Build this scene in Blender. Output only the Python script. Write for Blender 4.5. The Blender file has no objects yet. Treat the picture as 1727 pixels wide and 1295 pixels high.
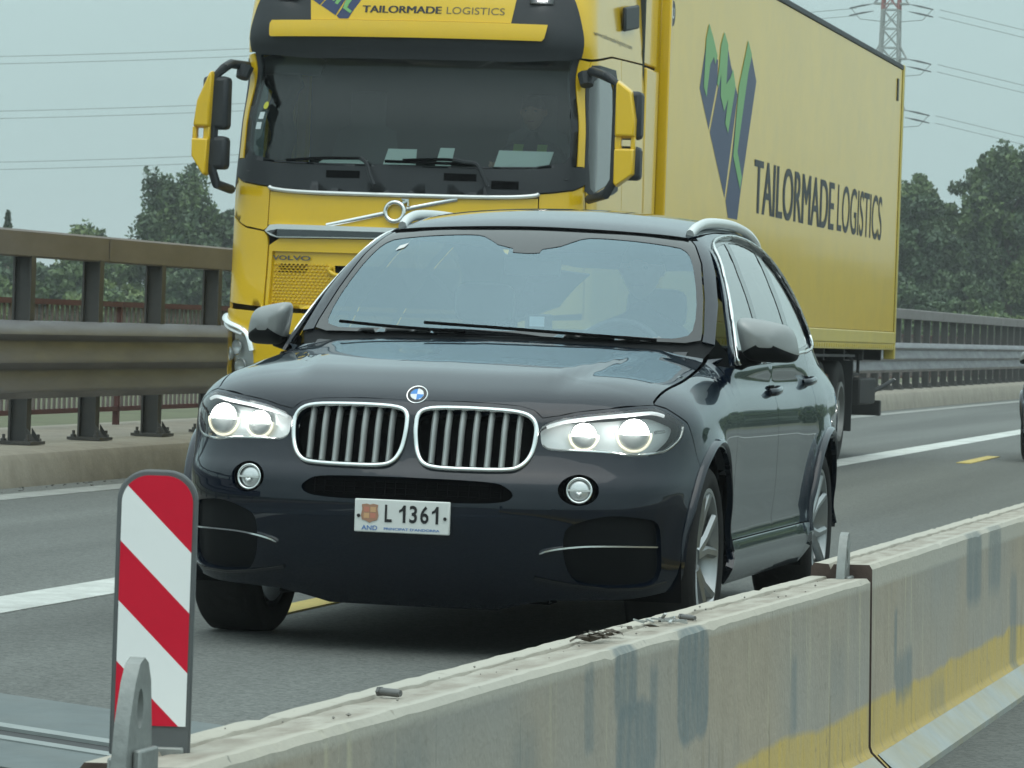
import bpy, bmesh, math, random
import numpy as np
from mathutils import Vector, Matrix
from mathutils.geometry import delaunay_2d_cdt

random.seed(7)
rng = np.random.default_rng(7)
scene = bpy.context.scene
COL = scene.collection

# ------------------------------------------------------------------ camera
cam_data = bpy.data.cameras.new('camera')
cam_data.sensor_fit = 'HORIZONTAL'
cam_data.sensor_width = 36.0
cam_data.lens = 36.0 * 7019.9 / 1727.0
cam_data.clip_start = 0.5
cam_data.clip_end = 6000
cam = bpy.data.objects.new('camera', cam_data)
COL.objects.link(cam)
def camera_axes(yaw, pitch, roll):
    f = Vector((-math.sin(yaw) * math.cos(pitch), math.cos(yaw) * math.cos(pitch), math.sin(pitch)))
    r = Vector((math.cos(yaw), math.sin(yaw), 0)); u = r.cross(f)
    return math.cos(roll) * r + math.sin(roll) * u, -math.sin(roll) * r + math.cos(roll) * u, f
_r, _u, _f = camera_axes(0.216089411, -0.0127464965, 0.0349497943)
cam.matrix_world = Matrix(((_r.x, _u.x, -_f.x, 3.53374642), (_r.y, _u.y, -_f.y, -14.3666424),
                           (_r.z, _u.z, -_f.z, 1.1746059), (0, 0, 0, 1)))
scene.camera = cam
cam_data.dof.use_dof = True
cam_data.dof.focus_distance = 11.0
cam_data.dof.aperture_fstop = 38.0

# ------------------------------------------------------------------ overcast daylight
SUN_EL, SUN_ROT = math.radians(68), math.radians(160)
world = bpy.data.worlds.new('World')
scene.world = world
world.use_nodes = True
wn, wl = world.node_tree.nodes, world.node_tree.links
wn.clear()
w_out = wn.new('ShaderNodeOutputWorld'); w_bg = wn.new('ShaderNodeBackground')
w_sky = wn.new('ShaderNodeTexSky'); w_sky.sky_type = 'NISHITA'; w_sky.sun_disc = False
w_sky.sun_elevation = SUN_EL; w_sky.sun_rotation = SUN_ROT; w_sky.air_density = 1.2; w_sky.dust_density = 4.0
# an even cloud sheet over the clear sky, brighter overhead than at the horizon as a closed overcast is
w_tc = wn.new('ShaderNodeTexCoord'); w_sep = wn.new('ShaderNodeSeparateXYZ')
w_map = wn.new('ShaderNodeMapRange'); w_map.inputs[1].default_value = 0.0; w_map.inputs[2].default_value = 1.0
w_map.inputs[3].default_value = 0.0; w_map.inputs[4].default_value = 1.0
w_ramp = wn.new('ShaderNodeMix'); w_ramp.data_type = 'RGBA'
w_ramp.inputs[6].default_value = (3.00, 4.36, 4.36, 1); w_ramp.inputs[7].default_value = (11.8, 14.0, 14.0, 1)
w_noise = wn.new('ShaderNodeTexNoise'); w_noise.inputs['Scale'].default_value = 2.2; w_noise.inputs['Detail'].default_value = 5
w_nm = wn.new('ShaderNodeMapRange'); w_nm.inputs[1].default_value = .3; w_nm.inputs[2].default_value = .7
w_nm.inputs[3].default_value = .93; w_nm.inputs[4].default_value = 1.07
w_mul = wn.new('ShaderNodeVectorMath'); w_mul.operation = 'SCALE'
w_mix = wn.new('ShaderNodeMix'); w_mix.data_type = 'RGBA'; w_mix.inputs[0].default_value = 0.88
wl.new(w_tc.outputs['Generated'], w_sep.inputs[0]); wl.new(w_sep.outputs['Z'], w_map.inputs[0])
wl.new(w_map.outputs[0], w_ramp.inputs[0]); wl.new(w_tc.outputs['Generated'], w_noise.inputs['Vector'])
wl.new(w_noise.outputs['Fac'], w_nm.inputs[0]); wl.new(w_ramp.outputs[2], w_mul.inputs[0]); wl.new(w_nm.outputs[0], w_mul.inputs['Scale'])
wl.new(w_sky.outputs[0], w_mix.inputs[6]); wl.new(w_mul.outputs[0], w_mix.inputs[7])
wl.new(w_mix.outputs[2], w_bg.inputs['Color']); w_bg.inputs['Strength'].default_value = 0.10
wl.new(w_bg.outputs[0], w_out.inputs['Surface'])

sun_data = bpy.data.lights.new('sun', 'SUN')
sun_data.energy = 0.5; sun_data.angle = math.radians(60); sun_data.color = (1.0, 0.985, 0.955)
sun = bpy.data.objects.new('sun', sun_data); COL.objects.link(sun)
# the sky's rotation is counted clockwise from +y: the veiled sun stands behind the camera
sun.rotation_euler = (math.radians(90) - SUN_EL, 0, math.pi - SUN_ROT)

scene.view_settings.view_transform = 'Standard'
scene.view_settings.look = 'None'
scene.view_settings.exposure = 0.46
scene.view_settings.gamma = 1.0
scene.view_settings.use_curve_mapping = False
scene.cycles.max_bounces = 8
scene.cycles.transparent_max_bounces = 12
scene.cycles.use_denoising = True
# ------------------------------------------------------------------ materials
def lin(h):
    v = [int(h[i:i + 2], 16) / 255 for i in (0, 2, 4)]
    return tuple(c / 12.92 if c <= .04045 else ((c + .055) / 1.055) ** 2.4 for c in v)
MATS = {}
def mat(name, col, rough=.5, metal=0.0, coat=0.0, vary=.0, vscale=6.0, bump=0.0, bscale=60.0, rvary=0.0, emit=None, estr=0.0, spec=.5, alpha=1.0, trans=0.0, ior=1.45, dirt=0.0, dirtcol=(.10, .09, .075), coat_rough=.03, stretch=(1, 1, 1)):
    """Principled material; colour, roughness and relief broken up by noise in the object's own space."""
    m = bpy.data.materials.new(name); m.use_nodes = True
    n, l = m.node_tree.nodes, m.node_tree.links
    b = n['Principled BSDF']
    b.inputs['Base Color'].default_value = (*col, 1); b.inputs['Roughness'].default_value = rough
    b.inputs['Metallic'].default_value = metal; b.inputs['Coat Weight'].default_value = coat
    b.inputs['Coat Roughness'].default_value = coat_rough; b.inputs['IOR'].default_value = ior
    b.inputs['Specular IOR Level'].default_value = spec; b.inputs['Alpha'].default_value = alpha
    b.inputs['Transmission Weight'].default_value = trans
    if emit: b.inputs['Emission Color'].default_value = (*emit, 1); b.inputs['Emission Strength'].default_value = estr
    if vary or bump or rvary or dirt:
        tc = n.new('ShaderNodeTexCoord'); mp = n.new('ShaderNodeMapping'); mp.inputs['Scale'].default_value = stretch
        l.new(tc.outputs['Object'], mp.inputs['Vector'])
    if vary or rvary:
        t = n.new('ShaderNodeTexNoise'); t.inputs['Scale'].default_value = vscale; t.inputs['Detail'].default_value = 8; t.inputs['Roughness'].default_value = .62
        l.new(mp.outputs[0], t.inputs['Vector'])
    if vary:
        r = n.new('ShaderNodeMapRange'); r.inputs[1].default_value = .25; r.inputs[2].default_value = .75
        r.inputs[3].default_value = 1 - vary; r.inputs[4].default_value = 1 + vary
        l.new(t.outputs['Fac'], r.inputs[0])
        s = n.new('ShaderNodeVectorMath'); s.operation = 'SCALE'; s.inputs[0].default_value = col
        l.new(r.outputs[0], s.inputs['Scale']); l.new(s.outputs[0], b.inputs['Base Color'])
    if rvary:
        r2 = n.new('ShaderNodeMapRange'); r2.inputs[1].default_value = .3; r2.inputs[2].default_value = .7
        r2.inputs[3].default_value = max(rough - rvary, .01); r2.inputs[4].default_value = rough + rvary
        l.new(t.outputs['Fac'], r2.inputs[0]); l.new(r2.outputs[0], b.inputs['Roughness'])
    if dirt:
        d = n.new('ShaderNodeTexNoise'); d.inputs['Scale'].default_value = 2.3; d.inputs['Detail'].default_value = 10; d.inputs['Roughness'].default_value = .7
        l.new(mp.outputs[0], d.inputs['Vector'])
        dr = n.new('ShaderNodeMapRange'); dr.inputs[1].default_value = .42; dr.inputs[2].default_value = .75; dr.inputs[3].default_value = 0; dr.inputs[4].default_value = dirt
        l.new(d.outputs['Fac'], dr.inputs[0])
        mx = n.new('ShaderNodeMix'); mx.data_type = 'RGBA'; mx.inputs[7].default_value = (*dirtcol, 1)
        if vary: l.new(s.outputs[0], mx.inputs[6])
        else: mx.inputs[6].default_value = (*col, 1)
        l.new(dr.outputs[0], mx.inputs[0]); l.new(mx.outputs[2], b.inputs['Base Color'])
    if bump:
        t2 = n.new('ShaderNodeTexNoise'); t2.inputs['Scale'].default_value = bscale; t2.inputs['Detail'].default_value = 6
        l.new(mp.outputs[0], t2.inputs['Vector'])
        bp = n.new('ShaderNodeBump'); bp.inputs['Strength'].default_value = bump; bp.inputs['Distance'].default_value = .01
        l.new(t2.outputs['Fac'], bp.inputs['Height']); l.new(bp.outputs[0], b.inputs['Normal'])
    MATS[name] = m
    return m
def glass_mat(name, tint, refl, ior_like=.0, rough=.01, refl_col=(1, 1, 1)):
    """Thin pane: see-through with a tint, mirroring more at grazing angles."""
    m = bpy.data.materials.new(name); m.use_nodes = True
    n, l = m.node_tree.nodes, m.node_tree.links; n.clear()
    o = n.new('ShaderNodeOutputMaterial'); t = n.new('ShaderNodeBsdfTransparent'); t.inputs[0].default_value = (*tint, 1)
    g = n.new('ShaderNodeBsdfGlossy'); g.inputs['Roughness'].default_value = rough; g.inputs['Color'].default_value = (*refl_col, 1)
    lw = n.new('ShaderNodeFresnel'); lw.inputs['IOR'].default_value = 1.52
    mr = n.new('ShaderNodeMapRange'); mr.inputs[1].default_value = .04; mr.inputs[2].default_value = .6
    mr.inputs[3].default_value = refl; mr.inputs[4].default_value = min(1.0, refl + .65)
    mx = n.new('ShaderNodeMixShader')
    l.new(lw.outputs[0], mr.inputs[0]); l.new(mr.outputs[0], mx.inputs[0]); l.new(t.outputs[0], mx.inputs[1]); l.new(g.outputs[0], mx.inputs[2])
    l.new(mx.outputs[0], o.inputs['Surface'])
    MATS[name] = m
    return m

# ------------------------------------------------------------------ objects
def tag(o, label=None, category=None, group=None, kind=None):
    if label: o['label'] = label
    if category: o['category'] = category
    if group: o['group'] = group
    if kind: o['kind'] = kind
    return o
def empty(name, loc=(0, 0, 0), rz=0.0):
    o = bpy.data.objects.new(name, None); COL.objects.link(o)
    o.location = loc; o.rotation_euler = (0, 0, rz); o.empty_display_size = .2
    return o
def link(name, me, parent=None, loc=None, rot=None):
    o = bpy.data.objects.new(name, me); COL.objects.link(o)
    if parent is not None: o.parent = parent
    if loc is not None: o.location = loc
    if rot is not None: o.rotation_euler = rot
    return o
def copy_tree(o, parent=None):
    c = o.copy(); COL.objects.link(c); c.parent = parent
    for ch in list(o.children): copy_tree(ch, c)
    return c
class MB:
    """Collects shapes and links them as ONE mesh object."""
    def __init__(self): self.v = []; self.f = []; self.mi = []; self.cur = 0
    def add(self, vs, fs):
        b = len(self.v); self.v += [tuple(map(float, p)) for p in vs]
        self.f += [tuple(b + i for i in f) for f in fs]; self.mi += [self.cur] * len(fs)
        return self
    def box(self, x0, x1, y0, y1, z0, z1):
        return self.add([(x0, y0, z0), (x1, y0, z0), (x1, y1, z0), (x0, y1, z0), (x0, y0, z1), (x1, y0, z1), (x1, y1, z1), (x0, y1, z1)],
                        [(0, 3, 2, 1), (4, 5, 6, 7), (0, 1, 5, 4), (1, 2, 6, 5), (2, 3, 7, 6), (3, 0, 4, 7)])
    def obox(self, c, size, R):
        """A box of the given size about c, turned by the 3x3 matrix R."""
        hx, hy, hz = [s / 2 for s in size]
        P = [Vector(c) + R @ Vector(p) for p in ((-hx, -hy, -hz), (hx, -hy, -hz), (hx, hy, -hz), (-hx, hy, -hz), (-hx, -hy, hz), (hx, -hy, hz), (hx, hy, hz), (-hx, hy, hz))]
        return self.add(P, [(0, 3, 2, 1), (4, 5, 6, 7), (0, 1, 5, 4), (1, 2, 6, 5), (2, 3, 7, 6), (3, 0, 4, 7)])
    def beam(self, a, b, w, h, up=(0, 0, 1)):
        a, b = Vector(a), Vector(b); d = (b - a); L = d.length; d.normalize()
        s = d.cross(Vector(up))
        if s.length < 1e-4: s = d.cross(Vector((1, 0, 0)))
        s.normalize(); u = s.cross(d)
        return self.obox((a + b) / 2, (L, w, h), Matrix((d, s, u)).transposed())
    def tube(self, path, r, n=8, closed=False, caps=True, flat=1.0, upv=None):
        """Round bar along a path; r may be a list; flat squashes it along the second cross axis."""
        P = [Vector(p) for p in path]; m = len(P); rs = r if isinstance(r, (list, tuple)) else [r] * m
        T = []
        for i in range(m):
            a = P[(i - 1) % m] if (closed or i > 0) else P[i]; b = P[(i + 1) % m] if (closed or i < m - 1) else P[i]
            t = (b - a); T.append(t.normalized() if t.length > 1e-9 else Vector((0, 0, 1)))
        ref = Vector(upv) if upv else (Vector((0, 0, 1)) if abs(T[0].z) < .9 else Vector((1, 0, 0)))
        nrm = (ref - T[0] * ref.dot(T[0])).normalized(); vs = []
        for i in range(m):
            if upv: nrm = Vector(upv) - T[i] * Vector(upv).dot(T[i])
            else: nrm = nrm - T[i] * nrm.dot(T[i])
            nrm.normalize(); bn = T[i].cross(nrm)
            for k in range(n):
                a = 2 * math.pi * k / n
                vs.append(P[i] + rs[i] * (math.cos(a) * nrm + math.sin(a) * flat * bn))
        fs = []
        for i in range(m if closed else m - 1):
            for k in range(n):
                a, b = i * n + k, i * n + (k + 1) % n; c, d = ((i + 1) % m) * n + (k + 1) % n, ((i + 1) % m) * n + k
                fs.append((a, b, c, d))
        if caps and not closed: fs += [tuple(range(n))[::-1], tuple((m - 1) * n + k for k in range(n))]
        return self.add(vs, fs)
    def lathe(self, prof, axis='x', n=32, c=(0, 0, 0), a0=0.0, a1=2 * math.pi):
        """prof: (along the axis, radius) pairs."""
        full = abs(a1 - a0 - 2 * math.pi) < 1e-6; m = n if full else n + 1; vs = []
        for (t, r) in prof:
            for k in range(m):
                a = a0 + (a1 - a0) * k / n; p, q = r * math.cos(a), r * math.sin(a)
                vs.append({'x': (c[0] + t, c[1] + p, c[2] + q), 'y': (c[0] + q, c[1] + t, c[2] + p), 'z': (c[0] + p, c[1] + q, c[2] + t)}[axis])
        fs = []
        for i in range(len(prof) - 1):
            for k in range(n):
                k2 = (k + 1) % m
                fs.append((i * m + k, i * m + k2, (i + 1) * m + k2, (i + 1) * m + k))
        return self.add(vs, fs)
    def prism(self, pts, fn, d0, d1):
        """A flat outline pts (u, w) carried to 3-D by fn(u, w, d) at depths d0 and d1."""
        n = len(pts); vs = [fn(u, w, d0) for u, w in pts] + [fn(u, w, d1) for u, w in pts]
        fs = [tuple(range(n)), tuple(range(2 * n - 1, n - 1, -1))] + [(i, i + n, (i + 1) % n + n, (i + 1) % n)[::-1] for i in range(n)]
        return self.add(vs, fs)
    def grid(self, rows, closed_u=False):
        m = len(rows[0]); vs = [p for r in rows for p in r]; fs = []
        for i in range(len(rows) - 1):
            for k in range(m if closed_u else m - 1):
                fs.append((i * m + k, i * m + (k + 1) % m, (i + 1) * m + (k + 1) % m, (i + 1) * m + k))
        return self.add(vs, fs)
    def mesh(self, name, mats, smooth=35, fix=True):
        me = bpy.data.meshes.new(name); me.from_pydata(self.v, [], self.f)
        for m in (mats if isinstance(mats, (list, tuple)) else [mats]): me.materials.append(m)
        me.polygons.foreach_set('material_index', self.mi)
        if fix:
            bm = bmesh.new(); bm.from_mesh(me); bmesh.ops.recalc_face_normals(bm, faces=bm.faces); bm.to_mesh(me); bm.free()
        if smooth:
            me.shade_smooth(); me.set_sharp_from_angle(angle=math.radians(smooth))
        me.update()
        return me
    def build(self, name, mats, parent=None, smooth=35, bevel=0.0, seg=2, fix=True):
        o = link(name, self.mesh(name, mats, smooth, fix), parent)
        if bevel:
            b = o.modifiers.new('bevel', 'BEVEL'); b.width = bevel; b.segments = seg; b.limit_method = 'ANGLE'; b.angle_limit = math.radians(40)
        return o
def text_mesh(s, bold=0.0, space=1.0, depth=0.0):
    cu = bpy.data.curves.new('lettering', 'FONT'); cu.body = s; cu.offset = bold; cu.space_character = space; cu.extrude = depth
    o = bpy.data.objects.new('lettering', cu); COL.objects.link(o)
    dg = bpy.context.evaluated_depsgraph_get(); me = bpy.data.meshes.new_from_object(o.evaluated_get(dg))
    bpy.data.objects.remove(o); bpy.data.curves.remove(cu)
    return me
def lettering(name, s, m, fn, u0, u1, w0, w1, parent=None, bold=0.0, space=1.0, cap=None, nudge=None):
    """Flat print: the text fitted to u0..u1, w0..w1 (baseline to cap height) and carried to 3-D by fn(u, w).
    With nudge, the strokes are thickened by laying shifted copies a hair above each other."""
    me = text_mesh(s, 0.0 if nudge else bold, space); me.name = name
    co = np.array([v.co[:] for v in me.vertices])
    x0, x1 = co[:, 0].min(), co[:, 0].max(); y0, y1 = (cap if cap else (co[:, 1].min(), co[:, 1].max()))
    def carry(du):
        u = u0 + (co[:, 0] - x0) / (x1 - x0) * (u1 - u0) + du; w = w0 + (co[:, 1] - y0) / (y1 - y0) * (w1 - w0)
        P = fn(u, w); return np.stack([np.broadcast_to(np.asarray(q, float), u.shape) for q in P], 1) if isinstance(P, tuple) else P
    if nudge:
        F = [tuple(p.vertices) for p in me.polygons]; V = []; FF = []; n = len(co)
        for k, du in enumerate((-bold, -bold / 2, 0, bold / 2, bold)):
            V += (carry(du) + np.array(nudge) * k).tolist(); FF += [tuple(i + k * n for i in f) for f in F]
        me = bpy.data.meshes.new(name); me.from_pydata(V, [], FF)
    else:
        me.vertices.foreach_set('co', carry(0.0).astype(np.float32).ravel())
    me.update(); me.materials.clear(); me.materials.append(m)
    return link(name, me, parent)

# ------------------------------------------------------------------ smooth bodies and the panels cut from them
def spl(xs, ys):
    """C1 cubic through the points (xs, ys), held flat in slope beyond the ends."""
    xs = np.array(xs, float); ys = np.array(ys, float)
    d = np.diff(ys) / np.diff(xs); h = np.diff(xs)
    m = np.empty_like(ys); m[0] = d[0]; m[-1] = d[-1]
    m[1:-1] = (d[:-1] * h[1:] + d[1:] * h[:-1]) / (h[1:] + h[:-1])
    def f(x):
        x = np.asarray(x, float)
        i = np.clip(np.searchsorted(xs, x) - 1, 0, len(h) - 1)
        hh = h[i]; t = (x - xs[i]) / hh
        tc = np.clip(t, 0, 1); t2 = tc * tc; t3 = t2 * tc
        v = (2*t3 - 3*t2 + 1) * ys[i] + (t3 - 2*t2 + tc) * hh * m[i] + (3*t2 - 2*t3) * ys[i+1] + (t3 - t2) * hh * m[i+1]
        return v + np.where(t < 0, t * hh * m[0], 0) + np.where(t > 1, (t - 1) * hh * m[-1], 0)
    return f
def smax(a, b, k):
    h = np.maximum(k - np.abs(a - b), 0) / k
    return np.maximum(a, b) + h * h * k * 0.25
def smin(a, b, k):
    return -smax(-a, -b, k)
class Body:
    """A smooth closed shape g(P) < 0, unrolled onto (s, z): s runs from the middle of the front
    round the corner (centre xc, yc) and back along the side."""
    def __init__(self, g, xc, yc, rad, reach=1.0):
        self.g, self.xc, self.yc, self.rad, self.reach = g, xc, yc, rad, reach
        self.s1 = xc; self.s2 = xc + rad * math.pi / 2
    def frame(self, s):
        a = np.abs(s); sg = np.where(s < 0, -1.0, 1.0)
        th = np.clip((a - self.s1) / self.rad, 0, math.pi / 2)
        ox = np.minimum(a, self.xc); oy = self.yc + np.maximum(a - self.s2, 0)
        return np.stack([ox * sg, oy], -1), np.stack([np.sin(th) * sg, -np.cos(th)], -1)
    def unroll(self, P):
        P = np.asarray(P, float); x = np.abs(P[..., 0]); y = P[..., 1]; sg = np.where(P[..., 0] < 0, -1.0, 1.0)
        th = np.arctan2(x - self.xc, self.yc - y)
        s = np.where(x <= self.xc, np.where(y < self.yc, x, x), np.where(y >= self.yc, self.s2 + y - self.yc, self.s1 + self.rad * th))
        return np.stack([s * sg, P[..., 2]], -1)
    def at(self, sz):
        sz = np.asarray(sz, float); o, d = self.frame(sz[:, 0])
        def pt(t): return np.concatenate([o + d * t[:, None], sz[:, 1:2]], 1)
        n = 90; lo = np.full(len(sz), -0.3); hi = np.full(len(sz), self.reach); done = np.zeros(len(sz), bool)
        prev = np.full(len(sz), self.reach)
        for i in range(1, n + 1):
            t = np.full(len(sz), self.reach - (self.reach + 0.3) * i / n)
            ins = (self.g(pt(t)) < 0) & ~done
            lo[ins] = t[ins]; hi[ins] = prev[ins]; done |= ins; prev = t
        for _ in range(24):
            m = (lo + hi) / 2; ins = self.g(pt(m)) < 0
            lo = np.where(ins, m, lo); hi = np.where(ins, hi, m)
        return pt(lo)
    def drop(self, xy, d, origin, ex, ey, far=3.0, n=160):
        """The first hit of parallel rays: start at origin + x ex + y ey, run along d."""
        O = origin + xy[:, :1] * ex + xy[:, 1:2] * ey
        return first_hit(self.g, O, np.broadcast_to(d, O.shape), far, n)
    def normal(self, P, e=0.004):
        G = np.stack([self.g(P + np.eye(3)[i] * e) - self.g(P - np.eye(3)[i] * e) for i in range(3)], -1)
        return G / np.maximum(np.linalg.norm(G, axis=1, keepdims=True), 1e-9)
def first_hit(g, O, D, far, n=160):
    lo = np.zeros(len(O)); hi = np.full(len(O), float(far)); done = np.zeros(len(O), bool); prev = 0.0
    for i in range(1, n + 1):
        t = far * i / n
        ins = (g(O + D * t) < 0) & ~done
        lo[ins] = prev; hi[ins] = t; done |= ins; prev = t
    for _ in range(24):
        m = (lo + hi) / 2; ins = g(O + D * m[:, None]) < 0
        hi = np.where(ins, m, hi); lo = np.where(ins, lo, m)
    return O + D * hi[:, None]
class Facet:
    """A plane window onto a smooth shape: points (x, y) are carried along d until they meet it."""
    def __init__(self, g, d, origin, ex, ey, far=3.0, n=160):
        self.g = g; self.d = np.array(d, float) / np.linalg.norm(d); self.o = np.array(origin, float)
        self.ex = np.array(ex, float); self.ey = np.array(ey, float); self.far = far; self.n = n
    def at(self, xy):
        xy = np.asarray(xy, float); O = self.o + xy[:, :1] * self.ex + xy[:, 1:2] * self.ey
        return first_hit(self.g, O, np.broadcast_to(self.d, O.shape), self.far, self.n)
    def unroll(self, P):
        q = np.asarray(P, float) - self.o
        return np.stack([q @ self.ex, q @ self.ey], -1)
    normal = Body.normal
def curve(pts, per=6, closed=True):
    """Rounded line through the points."""
    P = [np.array(p, float) for p in pts]; n = len(P); out = []
    for i in range(n if closed else n - 1):
        p0 = P[(i - 1) % n] if (closed or i > 0) else P[i]; p1 = P[i]; p2 = P[(i + 1) % n]
        p3 = P[(i + 2) % n] if (closed or i + 2 < n) else p2
        for k in range(per):
            t = k / per
            out.append(.5 * ((2 * p1) + (-p0 + p2) * t + (2 * p0 - 5 * p1 + 4 * p2 - p3) * t * t + (-p0 + 3 * p1 - 3 * p2 + p3) * t ** 3))
    if not closed: out.append(P[-1])
    return [tuple(map(float, p)) for p in out]
def area2(L): return sum(L[i][0] * L[(i + 1) % len(L)][1] - L[(i + 1) % len(L)][0] * L[i][1] for i in range(len(L)))
def inset(L, d):
    """The closed outline moved inwards by d."""
    n = len(L); sg = 1 if area2(L) > 0 else -1; out = []
    for i in range(n):
        a, b, c = np.array(L[i - 1]), np.array(L[i]), np.array(L[(i + 1) % n])
        e1, e2 = b - a, c - b; e1 = e1 / max(np.linalg.norm(e1), 1e-9); e2 = e2 / max(np.linalg.norm(e2), 1e-9)
        n1, n2 = np.array([-e1[1], e1[0]]) * sg, np.array([-e2[1], e2[0]]) * sg
        m = n1 + n2; m = m / max(m @ m, .35) * 2
        out.append(tuple(b + m * d))
    return out
def resample(L, d):
    out = []
    for i in range(len(L)):
        a, b = np.array(L[i]), np.array(L[(i + 1) % len(L)]); k = max(1, int(math.ceil(np.linalg.norm(b - a) / d)))
        out += [tuple(a + (b - a) * j / k) for j in range(k)]
    return out
def within(L, P):
    L = np.asarray(L); r = np.zeros(len(P), bool); x, y = P[:, 0], P[:, 1]
    for i in range(len(L)):
        x1, y1 = L[i - 1]; x2, y2 = L[i]
        c = (y1 > y) != (y2 > y)
        if c.any(): r[c] ^= x[c] < (x2 - x1) * (y[c] - y1) / (y2 - y1) + x1
    return r
def patch(body, loops, h=.03, lift=0.0, depth=.012, gap=.0):
    """A panel of the smooth body bounded by loops[0], the others cut out of it, its edges folded inwards by depth.
    Returns vertices, faces and a normal for every face corner."""
    loops = [list(L) for L in loops]
    if gap: loops = [inset(loops[0], gap)] + loops[1:]
    R = [resample(L, h) for L in loops]
    pts = []; edges = []
    for L in R:
        b = len(pts); pts += L; edges += [(b + i, b + (i + 1) % len(L)) for i in range(len(L))]
    B = np.array(pts); lo, hi = B.min(0), B.max(0)
    gx, gy = np.meshgrid(np.arange(lo[0] + h / 2, hi[0], h), np.arange(lo[1] + h / 2, hi[1], h))
    G = np.stack([gx.ravel(), gy.ravel()], 1)
    ok = within(R[0], G)
    for L in R[1:]: ok &= ~within(L, G)
    G = G[ok]
    if len(G):
        keep = np.ones(len(G), bool)
        for i in range(0, len(B), 200): keep &= ((G[:, None, :] - B[None, i:i + 200]) ** 2).sum(2).min(1) > (.55 * h) ** 2
        G = G[keep]
    allp = [Vector(p) for p in pts] + [Vector(p) for p in G]
    V, E, F, *_ = delaunay_2d_cdt(allp, edges, [], 0, 1e-7)
    V = np.array([v[:] for v in V]); T = np.array([f for f in F if len(f) == 3])
    cen = V[T].mean(1); ok = within(R[0], cen)
    for L in R[1:]: ok &= ~within(L, cen)
    T = T[ok]
    used = np.unique(T); re = -np.ones(len(V), int); re[used] = np.arange(len(used)); V = V[used]; T = re[T]
    P = body.at(V); N = body.normal(P)
    fn = np.cross(P[T[:, 1]] - P[T[:, 0]], P[T[:, 2]] - P[T[:, 0]])
    flip = (fn * N[T].mean(1)).sum(1) < 0; T[flip] = T[flip][:, ::-1]
    P = P + N * lift
    faces = [tuple(t) for t in T]; norms = [tuple(N[i]) for t in T for i in t]; verts = [tuple(p) for p in P]
    if depth:
        cnt = {}
        for t in T:
            for a, b in ((t[0], t[1]), (t[1], t[2]), (t[2], t[0])): cnt[(a, b)] = 1
        low = {}
        for (a, b) in list(cnt):
            if (b, a) in cnt: continue
            for i in (a, b):
                if i not in low: low[i] = len(verts); verts.append(tuple(P[i] - N[i] * depth))
            q = (b, a, low[a], low[b]); pa = [np.array(verts[i]) for i in q]
            nn = np.cross(pa[1] - pa[0], pa[2] - pa[0]); nn = nn / max(np.linalg.norm(nn), 1e-9)
            faces.append(q); norms += [tuple(nn)] * 4
    return verts, faces, norms
def skin(name, p, m, parent=None, mirror=False):
    """Link a patch as a mesh object, or its mirror image."""
    v, f, n = p
    if mirror:
        v = [(-a, b, c) for a, b, c in v]; k = 0; n2 = []
        for face in f:
            n2 += [(-a, b, c) for a, b, c in n[k:k + len(face)]][::-1]; k += len(face)
        f = [t[::-1] for t in f]; n = n2
    me = bpy.data.meshes.new(name); me.from_pydata(v, [], [tuple(int(i) for i in t) for t in f]); me.materials.append(m)
    me.shade_smooth(); me.normals_split_custom_set(n); me.update()
    return link(name, me, parent)
def both(name, p, m, parent): return [skin(name, p, m, parent), skin(name, p, m, parent, True)]
def mirrored(o, parent):
    """The mirror image of a finished part (x to -x), as its own mesh."""
    me = o.data.copy(); me.transform(Matrix.Diagonal((-1, 1, 1, 1))); me.flip_normals()
    c = link(o.name.split('.')[0], me, parent)
    for md in o.modifiers:
        d = c.modifiers.new(md.name, md.type); d.width = md.width; d.segments = md.segments; d.limit_method = md.limit_method; d.angle_limit = md.angle_limit
    return c
# ------------------------------------------------------------------ ground, road and markings
def ground_mat(name, c1, c2, scale, rough=.9, bump=.4, bscale=40):
    m = mat(name, c1, rough, bump=bump, bscale=bscale, vary=.3, vscale=scale, dirt=.8, dirtcol=c2)
    return m
m_grass_soil = ground_mat('rough grass', (.085, .098, .048), (.13, .115, .07), .8)
m_leaf = [mat('leaf dark', (.058, .098, .038), .55, vary=.45, vscale=.9), mat('leaf mid', (.088, .138, .046), .55, vary=.4, vscale=.9),
          mat('leaf light', (.120, .165, .052), .55, vary=.4, vscale=.9), mat('leaf blue', (.050, .086, .042), .55, vary=.4, vscale=.9)]
m_bark = mat('bark', (.09, .075, .055), .9, vary=.3, bump=.6, bscale=8)

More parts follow.
